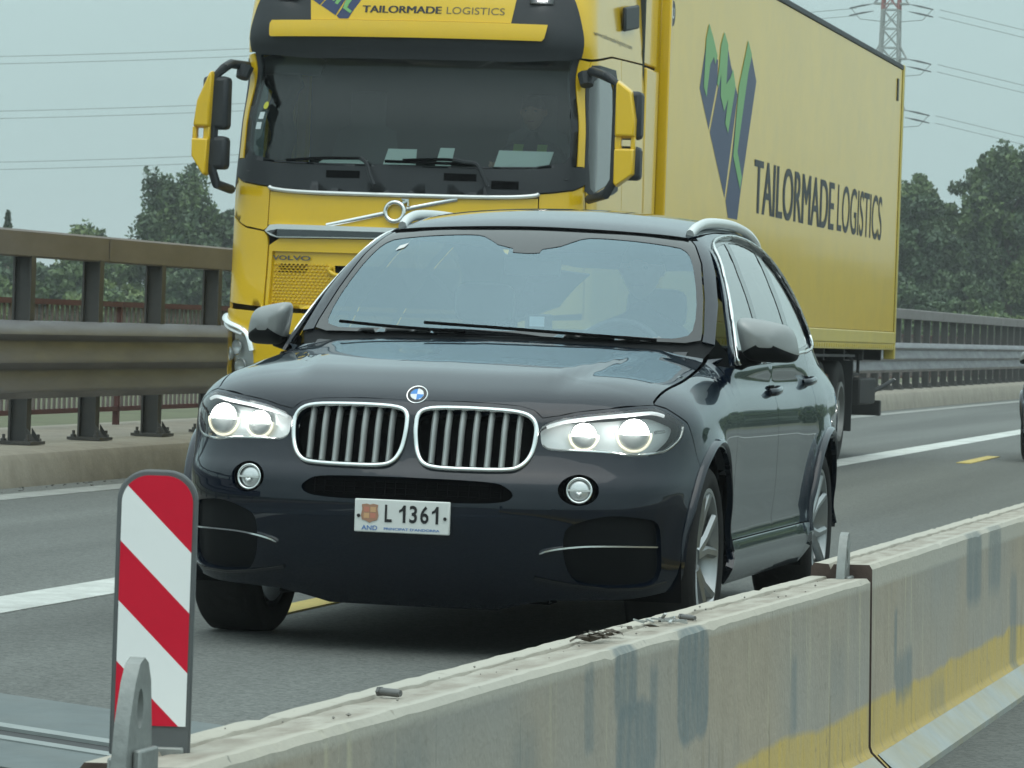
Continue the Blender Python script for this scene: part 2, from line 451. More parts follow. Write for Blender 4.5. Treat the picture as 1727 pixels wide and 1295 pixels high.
def asphalt_mat():
    m = mat('asphalt', (.118, .125, .117), .86, vary=.14, vscale=70, bump=.55, bscale=130)
    n, l = m.node_tree.nodes, m.node_tree.links; b = n['Principled BSDF']
    tc = n.new('ShaderNodeTexCoord')
    # long faint wheel tracks and patches drawn out along the carriageway
    mp = n.new('ShaderNodeMapping'); mp.inputs['Scale'].default_value = (1.1, .03, 1); l.new(tc.outputs['Object'], mp.inputs[0])
    t = n.new('ShaderNodeTexNoise'); t.inputs['Scale'].default_value = 1.0; t.inputs['Detail'].default_value = 4; l.new(mp.outputs[0], t.inputs['Vector'])
    r = n.new('ShaderNodeMapRange'); r.inputs[1].default_value = .3; r.inputs[2].default_value = .7; r.inputs[3].default_value = .74; r.inputs[4].default_value = 1.24; l.new(t.outputs['Fac'], r.inputs[0])
    # coarse chippings
    v = n.new('ShaderNodeTexVoronoi'); v.inputs['Scale'].default_value = 75; l.new(tc.outputs['Object'], v.inputs['Vector'])
    vr = n.new('ShaderNodeMapRange'); vr.inputs[1].default_value = 0; vr.inputs[2].default_value = 1; vr.inputs[3].default_value = .72; vr.inputs[4].default_value = 1.28
    vs = n.new('ShaderNodeSeparateColor'); l.new(v.outputs['Color'], vs.inputs[0]); l.new(vs.outputs[0], vr.inputs[0])
    mu = n.new('ShaderNodeMath'); mu.operation = 'MULTIPLY'; l.new(r.outputs[0], mu.inputs[0]); l.new(vr.outputs[0], mu.inputs[1])
    old = b.inputs['Base Color'].links[0].from_socket
    s = n.new('ShaderNodeVectorMath'); s.operation = 'SCALE'; l.new(old, s.inputs[0]); l.new(mu.outputs[0], s.inputs['Scale']); l.new(s.outputs[0], b.inputs['Base Color'])
    return m
m_asphalt = asphalt_mat()
m_white_line = mat('worn white road paint', (.56, .58, .55), .7, vary=.12, vscale=25, dirt=.75, dirtcol=(.22, .22, .20), bump=.3, bscale=90)
m_yellow_line = mat('yellow road tape', (.62, .47, .11), .6, vary=.1, vscale=25, dirt=.35, dirtcol=(.3, .25, .1))
m_concrete = mat('weathered concrete', (.30, .275, .225), .88, vary=.16, vscale=5, bump=.35, bscale=45, dirt=.55, dirtcol=(.16, .145, .12))

def sheet(name, x0, x1, y0, y1, z, m, parent=None, nx=1, ny=1):
    b = MB(); xs = np.linspace(x0, x1, nx + 1); ys = np.linspace(y0, y1, ny + 1)
    if parent is None: b.grid([[(x, y, z) for x in xs] for y in ys])
    else: b.box(x0, x1, y0, y1, .0005, z)   # a coat of paint has an edge
    return b.build(name, m, parent, smooth=0)
tag(sheet('ground', -1500, 1500, -400, 2500, -.12, m_grass_soil), kind='structure')
road = tag(sheet('road', -5.72, 13.0, -60, 900, 0, m_asphalt), kind='structure')
sheet('white_line', -2.19, -1.87, -40, 600, .004, m_white_line, road)
sheet('white_line', -5.42, -5.16, -40, 600, .004, mat('faded edge line', (.30, .31, .29), .8, vary=.2, vscale=12, dirt=.8, dirtcol=(.17, .175, .165), bump=.4, bscale=110), road)
sheet('white_line', 5.55, 5.75, -60, 600, .004, m_white_line, road)
dash = None
for k in range(-2, 16):
    y0 = 1.35 + 13.08 * k
    if dash is None: dash = sheet('yellow_dash', -1.055, -.915, -1.5, 1.5, .008, m_yellow_line, road)
    o = dash if k == -2 else link('yellow_dash', dash.data, road)
    o.location = (0, y0 + 1.5, 0)
# skewed expansion joint: two steel edge plates with a rubber gap
m_plate = mat('blue grey steel plate', (.095, .118, .120), .6, vary=.2, vscale=6, dirt=.6, dirtcol=(.13, .14, .13), bump=.15, bscale=60)
m_plate_edge = mat('bare steel edge', (.22, .245, .24), .45, vary=.15)
m_rubber = mat('black rubber', (.02, .021, .022), .6)
ej = tag(empty('expansion_joint', (-.08, -3.42, 0)), 'blue grey steel expansion joint in the asphalt beside the marker board', 'expansion joint')
ex = Vector((.83, -.558, 0)); ey = Vector((.558, .83, 0))
def jstrip(a0, a1, z0, z1):
    b = MB(); p = lambda u, w, d: tuple(ex * u + ey * w + Vector((0, 0, d)))
    return b.prism([(-5.6, a0), (2.15, a0), (2.15, a1), (-5.6, a1)], p, z0, z1)
jstrip(.05, .62, .001, .012).build('steel_plate', m_plate, ej); jstrip(-.62, -.22, .001, .012).build('steel_plate', m_plate, ej)
jstrip(-.02, .05, .001, .016).build('edge_bar', m_plate_edge, ej); jstrip(-.22, -.16, .001, .016).build('edge_bar', m_plate_edge, ej)
jstrip(-.16, -.02, .0, .006).build('rubber_seal', m_rubber, ej)

# ------------------------------------------------------------------ kerb, footway, steel parapet, red fence
def up(y): return .0016 * max(y - 14, -20)
KX = -5.80
kb = MB(); ys = np.concatenate([np.linspace(-20, 40, 31), np.linspace(44, 300, 40)])
prof = [(KX + .06, -.10), (KX + .03, .02), (KX, .17), (KX - .03, .215), (KX - .09, .228), (-7.75, .238), (-7.78, -.15)]
kb.grid([[(x, y, z + (up(y) if z > 0 else 0)) for x, z in prof] for y in ys])
kerb = tag(kb.build('kerb', m_concrete, None, smooth=30), kind='structure')
# casting joints and a chipped place along its face
jb = MB()
for y in np.arange(-12, 90, 6.0): jb.add([(KX + .0312, y, .02), (KX + .0312, y + .012, .02), (KX + .0012, y + .012, .17 + up(y)), (KX + .0012, y, .17 + up(y))], [(0, 1, 2, 3)])
jb.build('casting_joint', mat('dark joint', (.07, .065, .06), .9), kerb, smooth=0)
gm = MB(); random.seed(3)
for i in range(260):
    y = random.uniform(4, 30); x = KX + .10 + abs(random.gauss(0, .10)); s = random.uniform(.004, .012)
    gm.obox((x, y, s * .3), (s, s * random.uniform(.7, 2.4), s * .6), Matrix.Rotation(random.uniform(0, 6.28), 3, 'Z'))
tag(gm.build('gravel', mat('grit', (.10, .095, .085), .95, vary=.3), None, smooth=0), kind='stuff')

m_rail = mat('weathered brown grey steel', (.190, .176, .172), .62, metal=.15, vary=.14, vscale=4, dirt=.35, dirtcol=(.13, .112, .09), bump=.08, bscale=30, stretch=(1, .35, 1))
m_beam = mat('grey crash barrier steel', (.182, .180, .196), .46, metal=.45, vary=.10, vscale=4, dirt=.6, dirtcol=(.125, .118, .120), rvary=.12, stretch=(1, .3, 2))
m_post = mat('dark grey post steel', (.085, .086, .084), .6, metal=.3, vary=.15, vscale=9, dirt=.3, dirtcol=(.09, .065, .045))
par = tag(empty('bridge_parapet', (-6.3, 14, .23)), 'long grey steel crash parapet with box rail and ribbed beam on the concrete kerb', 'guard rail')
def P3(x, y, z): return (x + 6.3, y - 14, z - .23 + up(y))
NEAR, FAR = -4.0, 150.0
yy = np.arange(NEAR, FAR + .1, 4.0)
for i in range(len(yy) - 1):
    b = MB(); a, c = yy[i] + .003, yy[i + 1] - .003
    b.grid([[P3(x, y, z) for x, z in ((-6.30, 1.595), (-6.30, 1.765), (-6.315, 1.78), (-6.425, 1.78), (-6.44, 1.765), (-6.44, 1.595), (-6.43, 1.585), (-6.31, 1.585))] for y in (a, c)], True)
    b.f += [tuple(range(8)), tuple(range(15, 7, -1))]; b.mi += [0, 0]
    b.build('box_rail', m_rail, par)
wp = [(-6.31, 1.128), (-6.30, 1.125), (-6.235, 1.052), (-6.228, 1.03), (-6.285, .985), (-6.287, .965), (-6.232, .852), (-6.230, .825), (-6.285, .775), (-6.287, .755), (-6.232, .64), (-6.232, .612), (-6.29, .565)]
for i in range(len(yy) - 1):
    b = MB(); a, c = yy[i] - (.16 if i else 0), yy[i + 1]; o = .0 if i % 2 else .004
    b.grid([[P3(x + o, y, z) for x, z in wp] + [P3(x + o - .005, y, z) for x, z in wp[::-1]] for y in (a, c)], True)
    b.build('ribbed_beam', m_beam, par)
    s = MB()
    for z in (1.005, .80):
        for dy in (.05, .16): s.lathe([(0, .0), (.018, .013), (.02, 0)], 'x', 8, P3(-6.283, yy[i + 1] - dy, z))
    s.build('splice_bolts', m_beam, par)
    j = MB(); j.box(*[v for k in range(3) for v in sorted((P3(-6.296, yy[i + 1] - .04, 1.60)[k], P3(-6.294, yy[i + 1] + .04, 1.76)[k]))]); j.build('rail_joint', m_rail, par)
pb = MB(); pb.prism([(-.07, -.05), (-.055, -.05), (-.055, -.008), (.055, -.008), (.055, -.05), (.07, -.05), (.07, .05), (.055, .05), (.055, .008), (-.055, .008), (-.055, .05), (-.07, .05)], lambda u, w, d: (u, w, d), .02, 1.36)
post_me = pb.mesh('post', m_post, 30)
bb = MB(); bb.box(-.13, .13, -.16, .16, 0, .022)
for sx in (-.09, .09):
    for sy in (-.12, .12): bb.lathe([(.022, .024), (.04, .024), (.042, .012), (.07, .012), (.072, 0)], 'z', 6, (sx, sy, 0))
for sy in (-.055, .055): bb.add([(.06, sy, .02), (.13, sy, .02), (.06, sy, .12), (.06, sy + .01, .02), (.13, sy + .01, .02), (.06, sy + .01, .12)], [(0, 1, 2), (3, 5, 4), (0, 3, 4, 1), (1, 4, 5, 2), (2, 5, 3, 0)])
base_me = bb.mesh('base_plate', m_post, 30)
for k in range(-10, 80):
    y = 14.22 + 1.585 * k
    if y > FAR: break
    p = link('post', post_me, par, P3(-6.37, y, .235)); link('base_plate', base_me, p, (.015, 0, 0))

m_red = mat('faded red brown paint', (.105, .040, .036), .6, vary=.2, vscale=8, dirt=.4, dirtcol=(.08, .06, .05))
m_bal = mat('weathered pale balusters', (.20, .175, .165), .7, vary=.25, vscale=9, dirt=.6, dirtcol=(.09, .055, .045))
fe = tag(empty('red_fence', (-7.5, 14, .23)), 'low red brown railing with thin upright bars behind the grey crash parapet', 'railing')
def F3(x, y, z): return (x + 7.5, y - 14, z - .23 + up(y))
for i in range(len(yy) - 1):
    b = MB()
    b.beam(F3(-7.5, yy[i] + .005, 1.275), F3(-7.5, yy[i + 1] - .005, 1.275), .07, .045); b.build('top_rail', m_red, fe)
    b = MB(); b.beam(F3(-7.5, yy[i] + .005, .375), F3(-7.5, yy[i + 1] - .005, .375), .05, .04); b.build('bottom_rail', m_red, fe)
    b = MB(); b.beam(F3(-7.5, yy[i], .235), F3(-7.5, yy[i], 1.25), .05, .05); b.build('fence_post', m_red, fe)
bm_ = MB(); bm_.box(-.009, .009, -.016, .016, .0, .86); bal_me = bm_.mesh('baluster', m_bal, 0)
rest = MB(); n_bal = 0
for y in np.arange(NEAR + .1, FAR, .13):
    if (10 < y < 28.5) or (62 < y < 82):
        link('baluster', bal_me, fe, F3(-7.5, y, .393)); n_bal += 1
    else:
        x, yl, z = F3(-7.5, y, .393); rest.box(x - .009, x + .009, yl - .016, yl + .016, z, z + .86)
tag(rest.build('baluster', m_bal, fe, smooth=0), kind='stuff')

# ------------------------------------------------------------------ trees
def leaf_cloud(centres, radii, per, size, mats_idx, r):
    """Leaf-sized quads scattered about the clump centres."""
    V = []; F = []; MI = []; n = len(centres)
    C = np.repeat(np.array(centres), per, 0); R = np.repeat(np.array(radii), per, 0)
    g = r.normal(size=C.shape); g /= np.linalg.norm(g, axis=1, keepdims=True); rad = r.random((len(C), 1)) ** .45
    P = C + g * rad * R
    a = r.normal(size=C.shape) + np.array([0, 0, .25]); a /= np.linalg.norm(a, axis=1, keepdims=True)
    b = np.cross(a, r.normal(size=C.shape)); b /= np.linalg.norm(b, axis=1, keepdims=True)
    s = size * (.6 + .8 * r.random((len(C), 1)))
    q = np.stack([P - a * s - b * s * .1, P - b * s * .55, P + a * s, P + b * s * .55], 1).reshape(-1, 3)
    f = np.arange(len(q)).reshape(-1, 4)
    return q, f, np.repeat(np.array(mats_idx), per)
def tree(name, loc, height, spread, crown0, label, category='tree', group='trees beyond the parapet', seed=1, clumps=90, per=70, leaf=.13, tone=(0, 1), form='round', lean=0.0):
    r = np.random.default_rng(seed)
    root = tag(empty(name, loc), label, category, group)
    t = MB(); top = height * .8
    pts = [(math.sin(k * 1.7 + seed) * .02 * height * k / 6 + lean * k / 6, math.cos(k * 1.3 + seed) * .02 * height * k / 6, top * k / 6) for k in range(7)]
    r0 = .022 * height + .04
    t.tube(pts, [r0 * (1 - .85 * k / 6) for k in range(7)], 8)
    cs = []; rs = []; mi = []
    nl = 11 if form != 'bush' else 7
    limbs = []
    for k in range(nl):
        z0 = crown0 + (top - crown0) * (k / nl) * .85; a = k * 2.4 + seed; b = Vector(pts[min(6, int(z0 / top * 6))]); b.z = z0
        L = spread * (.95 - .45 * (k / nl)) * (.75 + .4 * r.random())
        rise = {'round': .55, 'upright': 1.25, 'bush': .5, 'conifer': -.1}[form] * L
        e = b + Vector((math.cos(a) * L, math.sin(a) * L, rise)); e.z = min(e.z, height * .97)
        mid = (b + e) / 2 + Vector((0, 0, .12 * L)); t.tube([b, mid, e], [r0 * .4, r0 * .25, r0 * .08], 5); limbs.append((b, mid, e))
    t.build('trunk', m_bark, root)
    def put(p, rad, tone_i): cs.append(p); rs.append(rad); mi.append(tone_i)
    for k in range(clumps):
        u = r.random()
        if form == 'conifer':
            h = r.random() ** .8; z = crown0 + (height - crown0) * h; rr = spread * (1 - h) * (.3 + .7 * r.random()); a = r.random() * 6.283
            put((rr * math.cos(a), rr * math.sin(a), z - rr * .25), (spread * (.03 + .16 * (1 - h)), spread * (.03 + .16 * (1 - h)), height * .03), tone[k % len(tone)])
            continue
        if u < .5:
            b, m_, e = limbs[r.integers(len(limbs))]; s = .35 + .7 * r.random(); p = b.lerp(e, s)
            q = np.array(p) + r.normal(size=3) * spread * .13
        else:
            d = r.normal(size=3); d /= np.linalg.norm(d); d[2] = abs(d[2]) * 1.1 - .35
            q = np.array([0, 0, crown0 + (height - crown0) * .42]) + d * np.array([spread, spread, (height - crown0) * .56]) * (.55 + .45 * r.random() ** .5)
        q[2] = min(max(q[2], .1 if form == 'bush' else crown0 * .5), height * 1.02)
        rad = spread * (.13 + .13 * r.random())
        shape = (rad, rad, rad * (1.7 if form == 'upright' else .8))
        # clumps differ in kind of leaf shade, young growth lighter
        put(q, shape, tone[r.integers(len(tone))])
    q, f, m_i = leaf_cloud(cs, rs, per, leaf, mi, r)
    me = bpy.data.meshes.new('crown'); me.from_pydata(q.tolist(), [], f.tolist())
    for m in m_leaf: me.materials.append(m)
    me.polygons.foreach_set('material_index', m_i.astype(np.int32)); me.update()
    link('crown', me, root)
    return root
GZ = -.12
TL = 'trees beyond the parapet left of the lorry'; TR = 'trees beyond the parapet right of the trailer'
tree('broadleaf_tree', (-49.3, 158.5, GZ), 8.6, 2.3, .8, 'tall feathery tree with gaps in its crown left of the lorry mirror', seed=5, clumps=150, per=170, leaf=.115, tone=(0, 3, 1), form='upright', group=TL)
tree('broadleaf_tree', (-47.2, 160.5, GZ), 7.4, 2.2, .6, 'dark dense tree partly hidden behind the yellow lorry cab', seed=9, clumps=120, per=170, leaf=.115, tone=(0, 3), group=TL)
tree('broadleaf_tree', (-53.3, 157.5, GZ), 5.9, 1.6, .5, 'small pale green tree above the box rail at the far left middle', seed=12, clumps=70, per=150, leaf=.11, tone=(1, 2), form='upright', group=TL)
tree('conifer_tree', (-56.6, 156.8, GZ), 5.6, 1.1, .4, 'small dark conifer tip above the rail at the left edge', seed=15, clumps=110, per=90, leaf=.10, tone=(0, 3), form='conifer', group=TL)
tree('broadleaf_tree', (-51.2, 156.0, GZ), 5.1, 1.5, .3, 'low grey green tree between the pale small tree and the feathery tree', seed=17, clumps=70, per=140, leaf=.11, tone=(3, 1), group=TL)
# bushes seen through the parapet at the left
BL = 'bushes seen through the parapet left of the lorry'
bl = ['dark rounded bush behind the parapet at the left edge of the picture', 'yellow green bush seen between the first two parapet posts', 'dark bush seen between the second and third parapet posts', 'pale bush seen low through the parapet beside the lorry', 'dark bush behind the fourth parapet post near the lorry cab', 'dense bush behind the railing just left of the lorry headlight', 'green bush behind the railing left of the pale small tree']
for i, (x, y, h, s, tn) in enumerate([(-55.4, 150, 4.0, 2.0, (0, 3)), (-53.6, 146, 3.4, 1.7, (1, 2)), (-51.0, 149, 3.9, 2.0, (0, 1)), (-48.6, 147, 3.2, 1.8, (1, 2, 3)), (-46.2, 151, 4.1, 2.1, (0, 3)), (-47.5, 141, 2.6, 1.7, (2, 1)), (-52.9, 152, 4.3, 1.7, (0, 3))]):
    tree('bush', (x, y, GZ), h, s, .1, bl[i], 'bush', BL, seed=30 + i, clumps=90, per=140, leaf=.115, tone=tn, form='bush')
for i, (x, y, h, s, tn, f, lb) in enumerate([
    (-21.6, 190, 11.6, 2.6, (2, 1, 1), 'round', 'bright green leafy tree right behind the rear edge of the trailer'),
    (-19.9, 178, 10.0, 2.4, (0, 3), 'round', 'dark drooping tree in the middle of the wood behind the parapet'),
    (-19.2, 200, 11.0, 1.6, (3, 0), 'conifer', 'narrow dark pointed tree in the dip of the tree line'),
    (-18.0, 190, 12.0, 2.4, (0, 1), 'round', 'tall green tree just left of the tallest tree at the right edge'),
    (-16.3, 186, 13.0, 2.5, (0, 1, 3), 'upright', 'tallest tree of the wood at the right edge of the picture'),
    (-14.2, 190, 13.2, 2.8, (0, 3, 1), 'round', 'broad dark tree cut by the right edge of the picture'),
    (-23.6, 196, 9.8, 2.4, (0, 1), 'round', 'dark tree hidden for the most part behind the trailer')]):
    tree('broadleaf_tree' if f != 'conifer' else 'conifer_tree', (x, y, GZ), h, s, .8, lb, seed=50 + i, clumps=190, per=170, leaf=.13, tone=tn, form=f, group=TR)
br = ['bright low bush above the parapet beside the trailer rear', 'dark low bush in front of the drooping tree', 'pale green bush above the parapet rail in the middle of the gap', 'deep green bush below the tallest tree', 'low bush above the rail at the right edge', 'dark filling bush behind the bright low bush', 'dark filling bush under the tall green tree']
for i, (x, y, h, s, tn) in enumerate([(-19.6, 163, 3.3, 1.8, (2, 1)), (-18.4, 168, 4.4, 1.9, (0, 3)), (-17.2, 160, 3.0, 1.7, (2, 1)), (-15.6, 166, 4.0, 1.9, (1, 0)), (-13.9, 160, 3.2, 1.7, (1, 2)), (-20.6, 174, 5.4, 2.1, (0, 3)), (-17.4, 176, 5.6, 2.2, (0, 3))]):
    tree('bush', (x, y, GZ), h, s, .1, br[i], 'bush', 'bushes above the parapet right of the trailer', seed=80 + i, clumps=110, per=140, leaf=.12, tone=tn, form='bush')
# far wood closing the view behind them
def far_wood(name, pts, h, seed):
    r = np.random.default_rng(seed); cs = []; rs = []; mi = []
    for (x0, y0), (x1, y1) in zip(pts[:-1], pts[1:]):
        L = math.hypot(x1 - x0, y1 - y0)
        for k in range(int(L * 1.6)):
            t = r.random(); hh = h * (.55 + .45 * abs(math.sin(t * L * .35 + x0)))
            cs.append((x0 + (x1 - x0) * t + r.normal() * 1.5, y0 + (y1 - y0) * t + r.normal() * 3, GZ + hh * r.random() ** .7)); s = 1.0 + r.random(); rs.append((s, s, s * .8)); mi.append(int(r.integers(4)))
    q, f, m_i = leaf_cloud(cs, rs, 60, .42, mi, r)
    me = bpy.data.meshes.new(name); me.from_pydata(q.tolist(), [], f.tolist())
    for m in m_leaf: me.materials.append(m)
    me.polygons.foreach_set('material_index', m_i.astype(np.int32)); me.update()
    return tag(link(name, me), kind='stuff')
# the wooded verge of the camera's own side, mirrored in the trailer and the car doors
far_wood('roadside_wood', [(27, 60), (26, 150), (24, 190), (22, 240)], 5.6, 9); far_wood('roadside_wood', [(22, 240), (14, 330), (6, 400)], 3.6, 10)
far_wood('far_wood', [(-120, 185), (-60, 190), (-36, 215), (-24, 240), (-2, 250)], 4.2, 4)

# ------------------------------------------------------------------ pylon and wires
m_galv = mat('galvanised lattice', (.34, .36, .35), .6, metal=.4)
m_redsteel = mat('red lattice', (.30, .10, .085), .6)
m_insul = mat('dark insulator glass', (.045, .055, .055), .4)
m_wire = mat('dark conductor', (.13, .15, .15), .6)
py = tag(empty('electricity_pylon', (-41.55, 334.6, GZ)), 'grey lattice electricity pylon with red upper part behind the trailer roof', 'pylon')
def half(z): return .80 + .030 * (24 - z) if z < 24 else .80 - .022 * (z - 24)
lv = [0, 4, 8, 11.5, 14.5, 17.2, 19.5, 21.2, 23, 24.6, 26.2, 27.8, 29.4, 31, 32.6, 34.2, 36, 38.5]
legs = MB(); br_ = MB(); legs_r = MB(); br_r = MB()
for a, c in zip(lv[:-1], lv[1:]):
    L, B_ = (legs, br_) if c < 29.5 else (legs_r, br_r)
    ca = [(sx * half(a), sy * half(a), a) for sx, sy in ((-1, -1), (1, -1), (1, 1), (-1, 1))]; cc = [(sx * half(c), sy * half(c), c) for sx, sy in ((-1, -1), (1, -1), (1, 1), (-1, 1))]
    for i in range(4):
        L.beam(ca[i], cc[i], .16, .16); j = (i + 1) % 4
        B_.beam(ca[i], cc[j], .08, .08); B_.beam(ca[j], cc[i], .08, .08); B_.beam(cc[i], cc[j], .08, .08)
legs.build('lattice_legs', m_galv, py, 0); br_.build('bracing', m_galv, py, 0)
legs_r.build('lattice_legs', m_redsteel, py, 0)['label'] = 'red painted upper legs'; br_r.build('bracing', m_redsteel, py, 0)
ARM = (29.9, 25.3, 21.0)
for z in ARM:
    b = MB(); w = 1.45
    for s in (-1, 1):
        for y_ in (-1, 1):
            b.beam((s * half(z), y_ * half(z), z), (s * w, y_ * .25, z), .12, .12); b.beam((s * half(z + 1.2), y_ * half(z + 1.2), z + 1.2), (s * w, y_ * .2, z), .09, .09)
    b.beam((-w, 0, z), (w, 0, z), .3, .12)
    b.build('cross_arm', m_galv, py, 0)
    for s in (-1, 1):
        for q in (0, 1):
            i = MB(); zz = z - q * .62; i.tube([(s * w, 0, zz), (s * (w + 1.0), .0, zz - .18), (s * (w + 2.1), 0, zz - .42)], [.02, .085, .05], 6); i.build('insulator', m_insul, py)
        j = MB(); j.tube([(s * (w + 2.0), .2, z - .4), (s * (w + 1.2), .2, z - 1.3), (s * w * .4, .3, z - 1.5), (0, .4, z - 1.3)], .03, 5); j.build('jumper_cable', m_wire, py)
for li, z in enumerate(ARM):
    for s in (-1, 1):
        for q in (0, 1):
            w = MB(); x0 = s * 3.5; L = 262; sag = 8.3 if s < 0 else 14.0; z0 = z + GZ - q * .62 - .42
            dirv = (-.975, -.22) if s < 0 else (.985, .17)
            pts = [(-41 + x0 + dirv[0] * L * t, 334.6 + dirv[1] * L * t, z0 - 4 * sag * t * (1 - t)) for t in np.linspace(0, 1, 40)]
            w.tube([tuple(np.array(p) - np.array(pts[0])) for p in pts], .024, 5)
            o = w.build('power_line', m_wire); o.location = pts[0]
            tag(o, f"{('upper', 'lower')[q]} wire of the {('highest', 'middle', 'lowest')[li]} pair {('left of the lorry', 'right of the pylon')[s > 0]}", 'power line', 'power lines strung from the pylon')
# ------------------------------------------------------------------ damp summer air
hz = MB(); hz.box(-1520, 1520, -420, 2520, -1.2, 42)
m_haze = bpy.data.materials.new('haze'); m_haze.use_nodes = True
m_haze.node_tree.nodes.clear()
_o = m_haze.node_tree.nodes.new('ShaderNodeOutputMaterial'); _v = m_haze.node_tree.nodes.new('ShaderNodeVolumePrincipled')
_v.inputs['Color'].default_value = (.95, .99, .99, 1); _v.inputs['Density'].default_value = .00058; _v.inputs['Anisotropy'].default_value = .2
m_haze.node_tree.links.new(_v.outputs[0], _o.inputs['Volume'])
haze = tag(hz.build('haze', m_haze, None, smooth=0), kind='stuff')
# ------------------------------------------------------------------ temporary concrete barriers
def barrier_mat(patches):
    m = mat('painted barrier concrete', (.335, .29, .222), .8, vary=.10, vscale=9, bump=.25, bscale=55)
    n, l = m.node_tree.nodes, m.node_tree.links; b = n['Principled BSDF']
    tc = n.new('ShaderNodeTexCoord'); sp = n.new('ShaderNodeSeparateXYZ'); l.new(tc.outputs['Object'], sp.inputs[0])
    cur = b.inputs['Base Color'].links[0].from_socket
    def noise(scale, stretch, detail=4, rough=.55):
        mp = n.new('ShaderNodeMapping'); mp.inputs['Scale'].default_value = stretch; l.new(tc.outputs['Object'], mp.inputs[0])
        t = n.new('ShaderNodeTexNoise'); t.inputs['Scale'].default_value = scale; t.inputs['Detail'].default_value = detail; t.inputs['Roughness'].default_value = rough
        l.new(mp.outputs[0], t.inputs['Vector']); return t.outputs['Fac']
    def ramp(src, a, b_, c, d):
        r = n.new('ShaderNodeMapRange'); r.inputs[1].default_value = a; r.inputs[2].default_value = b_; r.inputs[3].default_value = c; r.inputs[4].default_value = d
        l.new(src, r.inputs[0]); return r.outputs[0]
    def mix(fac, col):
        nonlocal cur
        x = n.new('ShaderNodeMix'); x.data_type = 'RGBA'; l.new(fac, x.inputs[0]); l.new(cur, x.inputs[6]); x.inputs[7].default_value = (*col, 1); cur = x.outputs[2]
    def math_(op, a, b_):
        x = n.new('ShaderNodeMath'); x.operation = op
        for i, q in enumerate((a, b_)):
            if isinstance(q, float): x.inputs[i].default_value = q
            else: l.new(q, x.inputs[i])
        return x.outputs[0]
    mix(ramp(noise(.55, (1, 1, 1), 3), .42, .62, 0, .6), (.27, .285, .275))                 # cooler grey stretches
    mix(ramp(noise(2.2, (6, 6, .35)), .58, .78, 0, .45), (.22, .222, .20))                   # run-off streaks
    mix(ramp(noise(3.1, (5, 5, .3)), .60, .72, 0, .55), (.47, .435, .30))                    # pale and yellowish streaks
    # sprayed yellow band along the foot, its edge wandering
    wob = math_('MULTIPLY', math_('SUBTRACT', noise(1.3, (1, 1, 0.2), 4), .5), .10)
    band = ramp(math_('ADD', sp.outputs['Z'], wob), .222, .204, 0, 1)
    wear = ramp(noise(9, (3, 3, .8)), .30, .72, 1.0, .62)
    mix(math_('MULTIPLY', band, wear), (.50, .365, .10))
    mix(math_('MULTIPLY', ramp(noise(4, (5, 5, .5)), .58, .7, 0, .55), ramp(sp.outputs['Z'], .2, .3, 1, .2)), (.17, .14, .08))
    # paler top, brown dirt along its middle
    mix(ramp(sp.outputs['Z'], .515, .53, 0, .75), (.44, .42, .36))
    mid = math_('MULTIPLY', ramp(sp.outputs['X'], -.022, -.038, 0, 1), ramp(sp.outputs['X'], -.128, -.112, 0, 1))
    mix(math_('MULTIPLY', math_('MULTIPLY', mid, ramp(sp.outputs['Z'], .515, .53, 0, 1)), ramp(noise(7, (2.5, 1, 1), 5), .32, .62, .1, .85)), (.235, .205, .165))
    # blue grey cover paint sprayed on in patches with soft, drawn-down edges
    wy = math_('MULTIPLY', math_('SUBTRACT', noise(5, (1, 1, .12), 2), .5), .045); wz = math_('MULTIPLY', math_('SUBTRACT', noise(5, (1, 1.5, 1), 2), .5), .05)
    Y = math_('ADD', sp.outputs['Y'], wy); Z = math_('ADD', sp.outputs['Z'], wz)
    for (y0, y1, z0, z1, soft, amt) in patches:
        cy, hy, cz, hz_ = (y0 + y1) / 2, (y1 - y0) / 2, (z0 + z1) / 2, (z1 - z0) / 2
        dy = math_('SUBTRACT', math_('ABSOLUTE', math_('SUBTRACT', Y, cy), 0.0), hy); dz = math_('SUBTRACT', math_('ABSOLUTE', math_('SUBTRACT', Z, cz), 0.0), hz_)
        r0 = min(hy, hz_) * .55
        qy = math_('MAXIMUM', math_('ADD', dy, r0), 0.0); qz = math_('MAXIMUM', math_('ADD', dz, r0), 0.0)
        d = math_('SUBTRACT', math_('SQRT', math_('ADD', math_('MULTIPLY', qy, qy), math_('MULTIPLY', qz, qz)), 0.0), r0)
        f = math_('MULTIPLY', ramp(d, -soft, soft, amt, 0.0), ramp(noise(11, (1, 2.5, .5)), .25, .6, .55, 1.0))
        mix(math_('MULTIPLY', f, ramp(sp.outputs['X'], -.03, -.01, 0.0, 1.0)), (.155, .185, .188))
    # thin dark scratches and dribbles
    mix(ramp(noise(6, (9, 9, .22), 2), .70, .745, 0, .6), (.13, .135, .125))
    mix(math_('MULTIPLY', ramp(noise(24, (1, 1, 1), 6), .62, .72, 0, .55), ramp(noise(2, (1, 1, 1), 3), .45, .6, 0.2, 1.0)), (.17, .155, .12))
    l.new(cur, b.inputs['Base Color'])
    return m
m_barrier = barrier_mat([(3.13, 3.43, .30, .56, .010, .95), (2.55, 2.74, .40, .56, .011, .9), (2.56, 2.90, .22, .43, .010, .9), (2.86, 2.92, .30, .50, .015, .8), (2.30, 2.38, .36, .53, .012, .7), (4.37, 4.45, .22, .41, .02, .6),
    (.9, 1.2, .30, .5, .05, .4), (1.75, 1.95, .2, .45, .04, .45), (4.9, 5.1, .25, .4, .05, .3)])
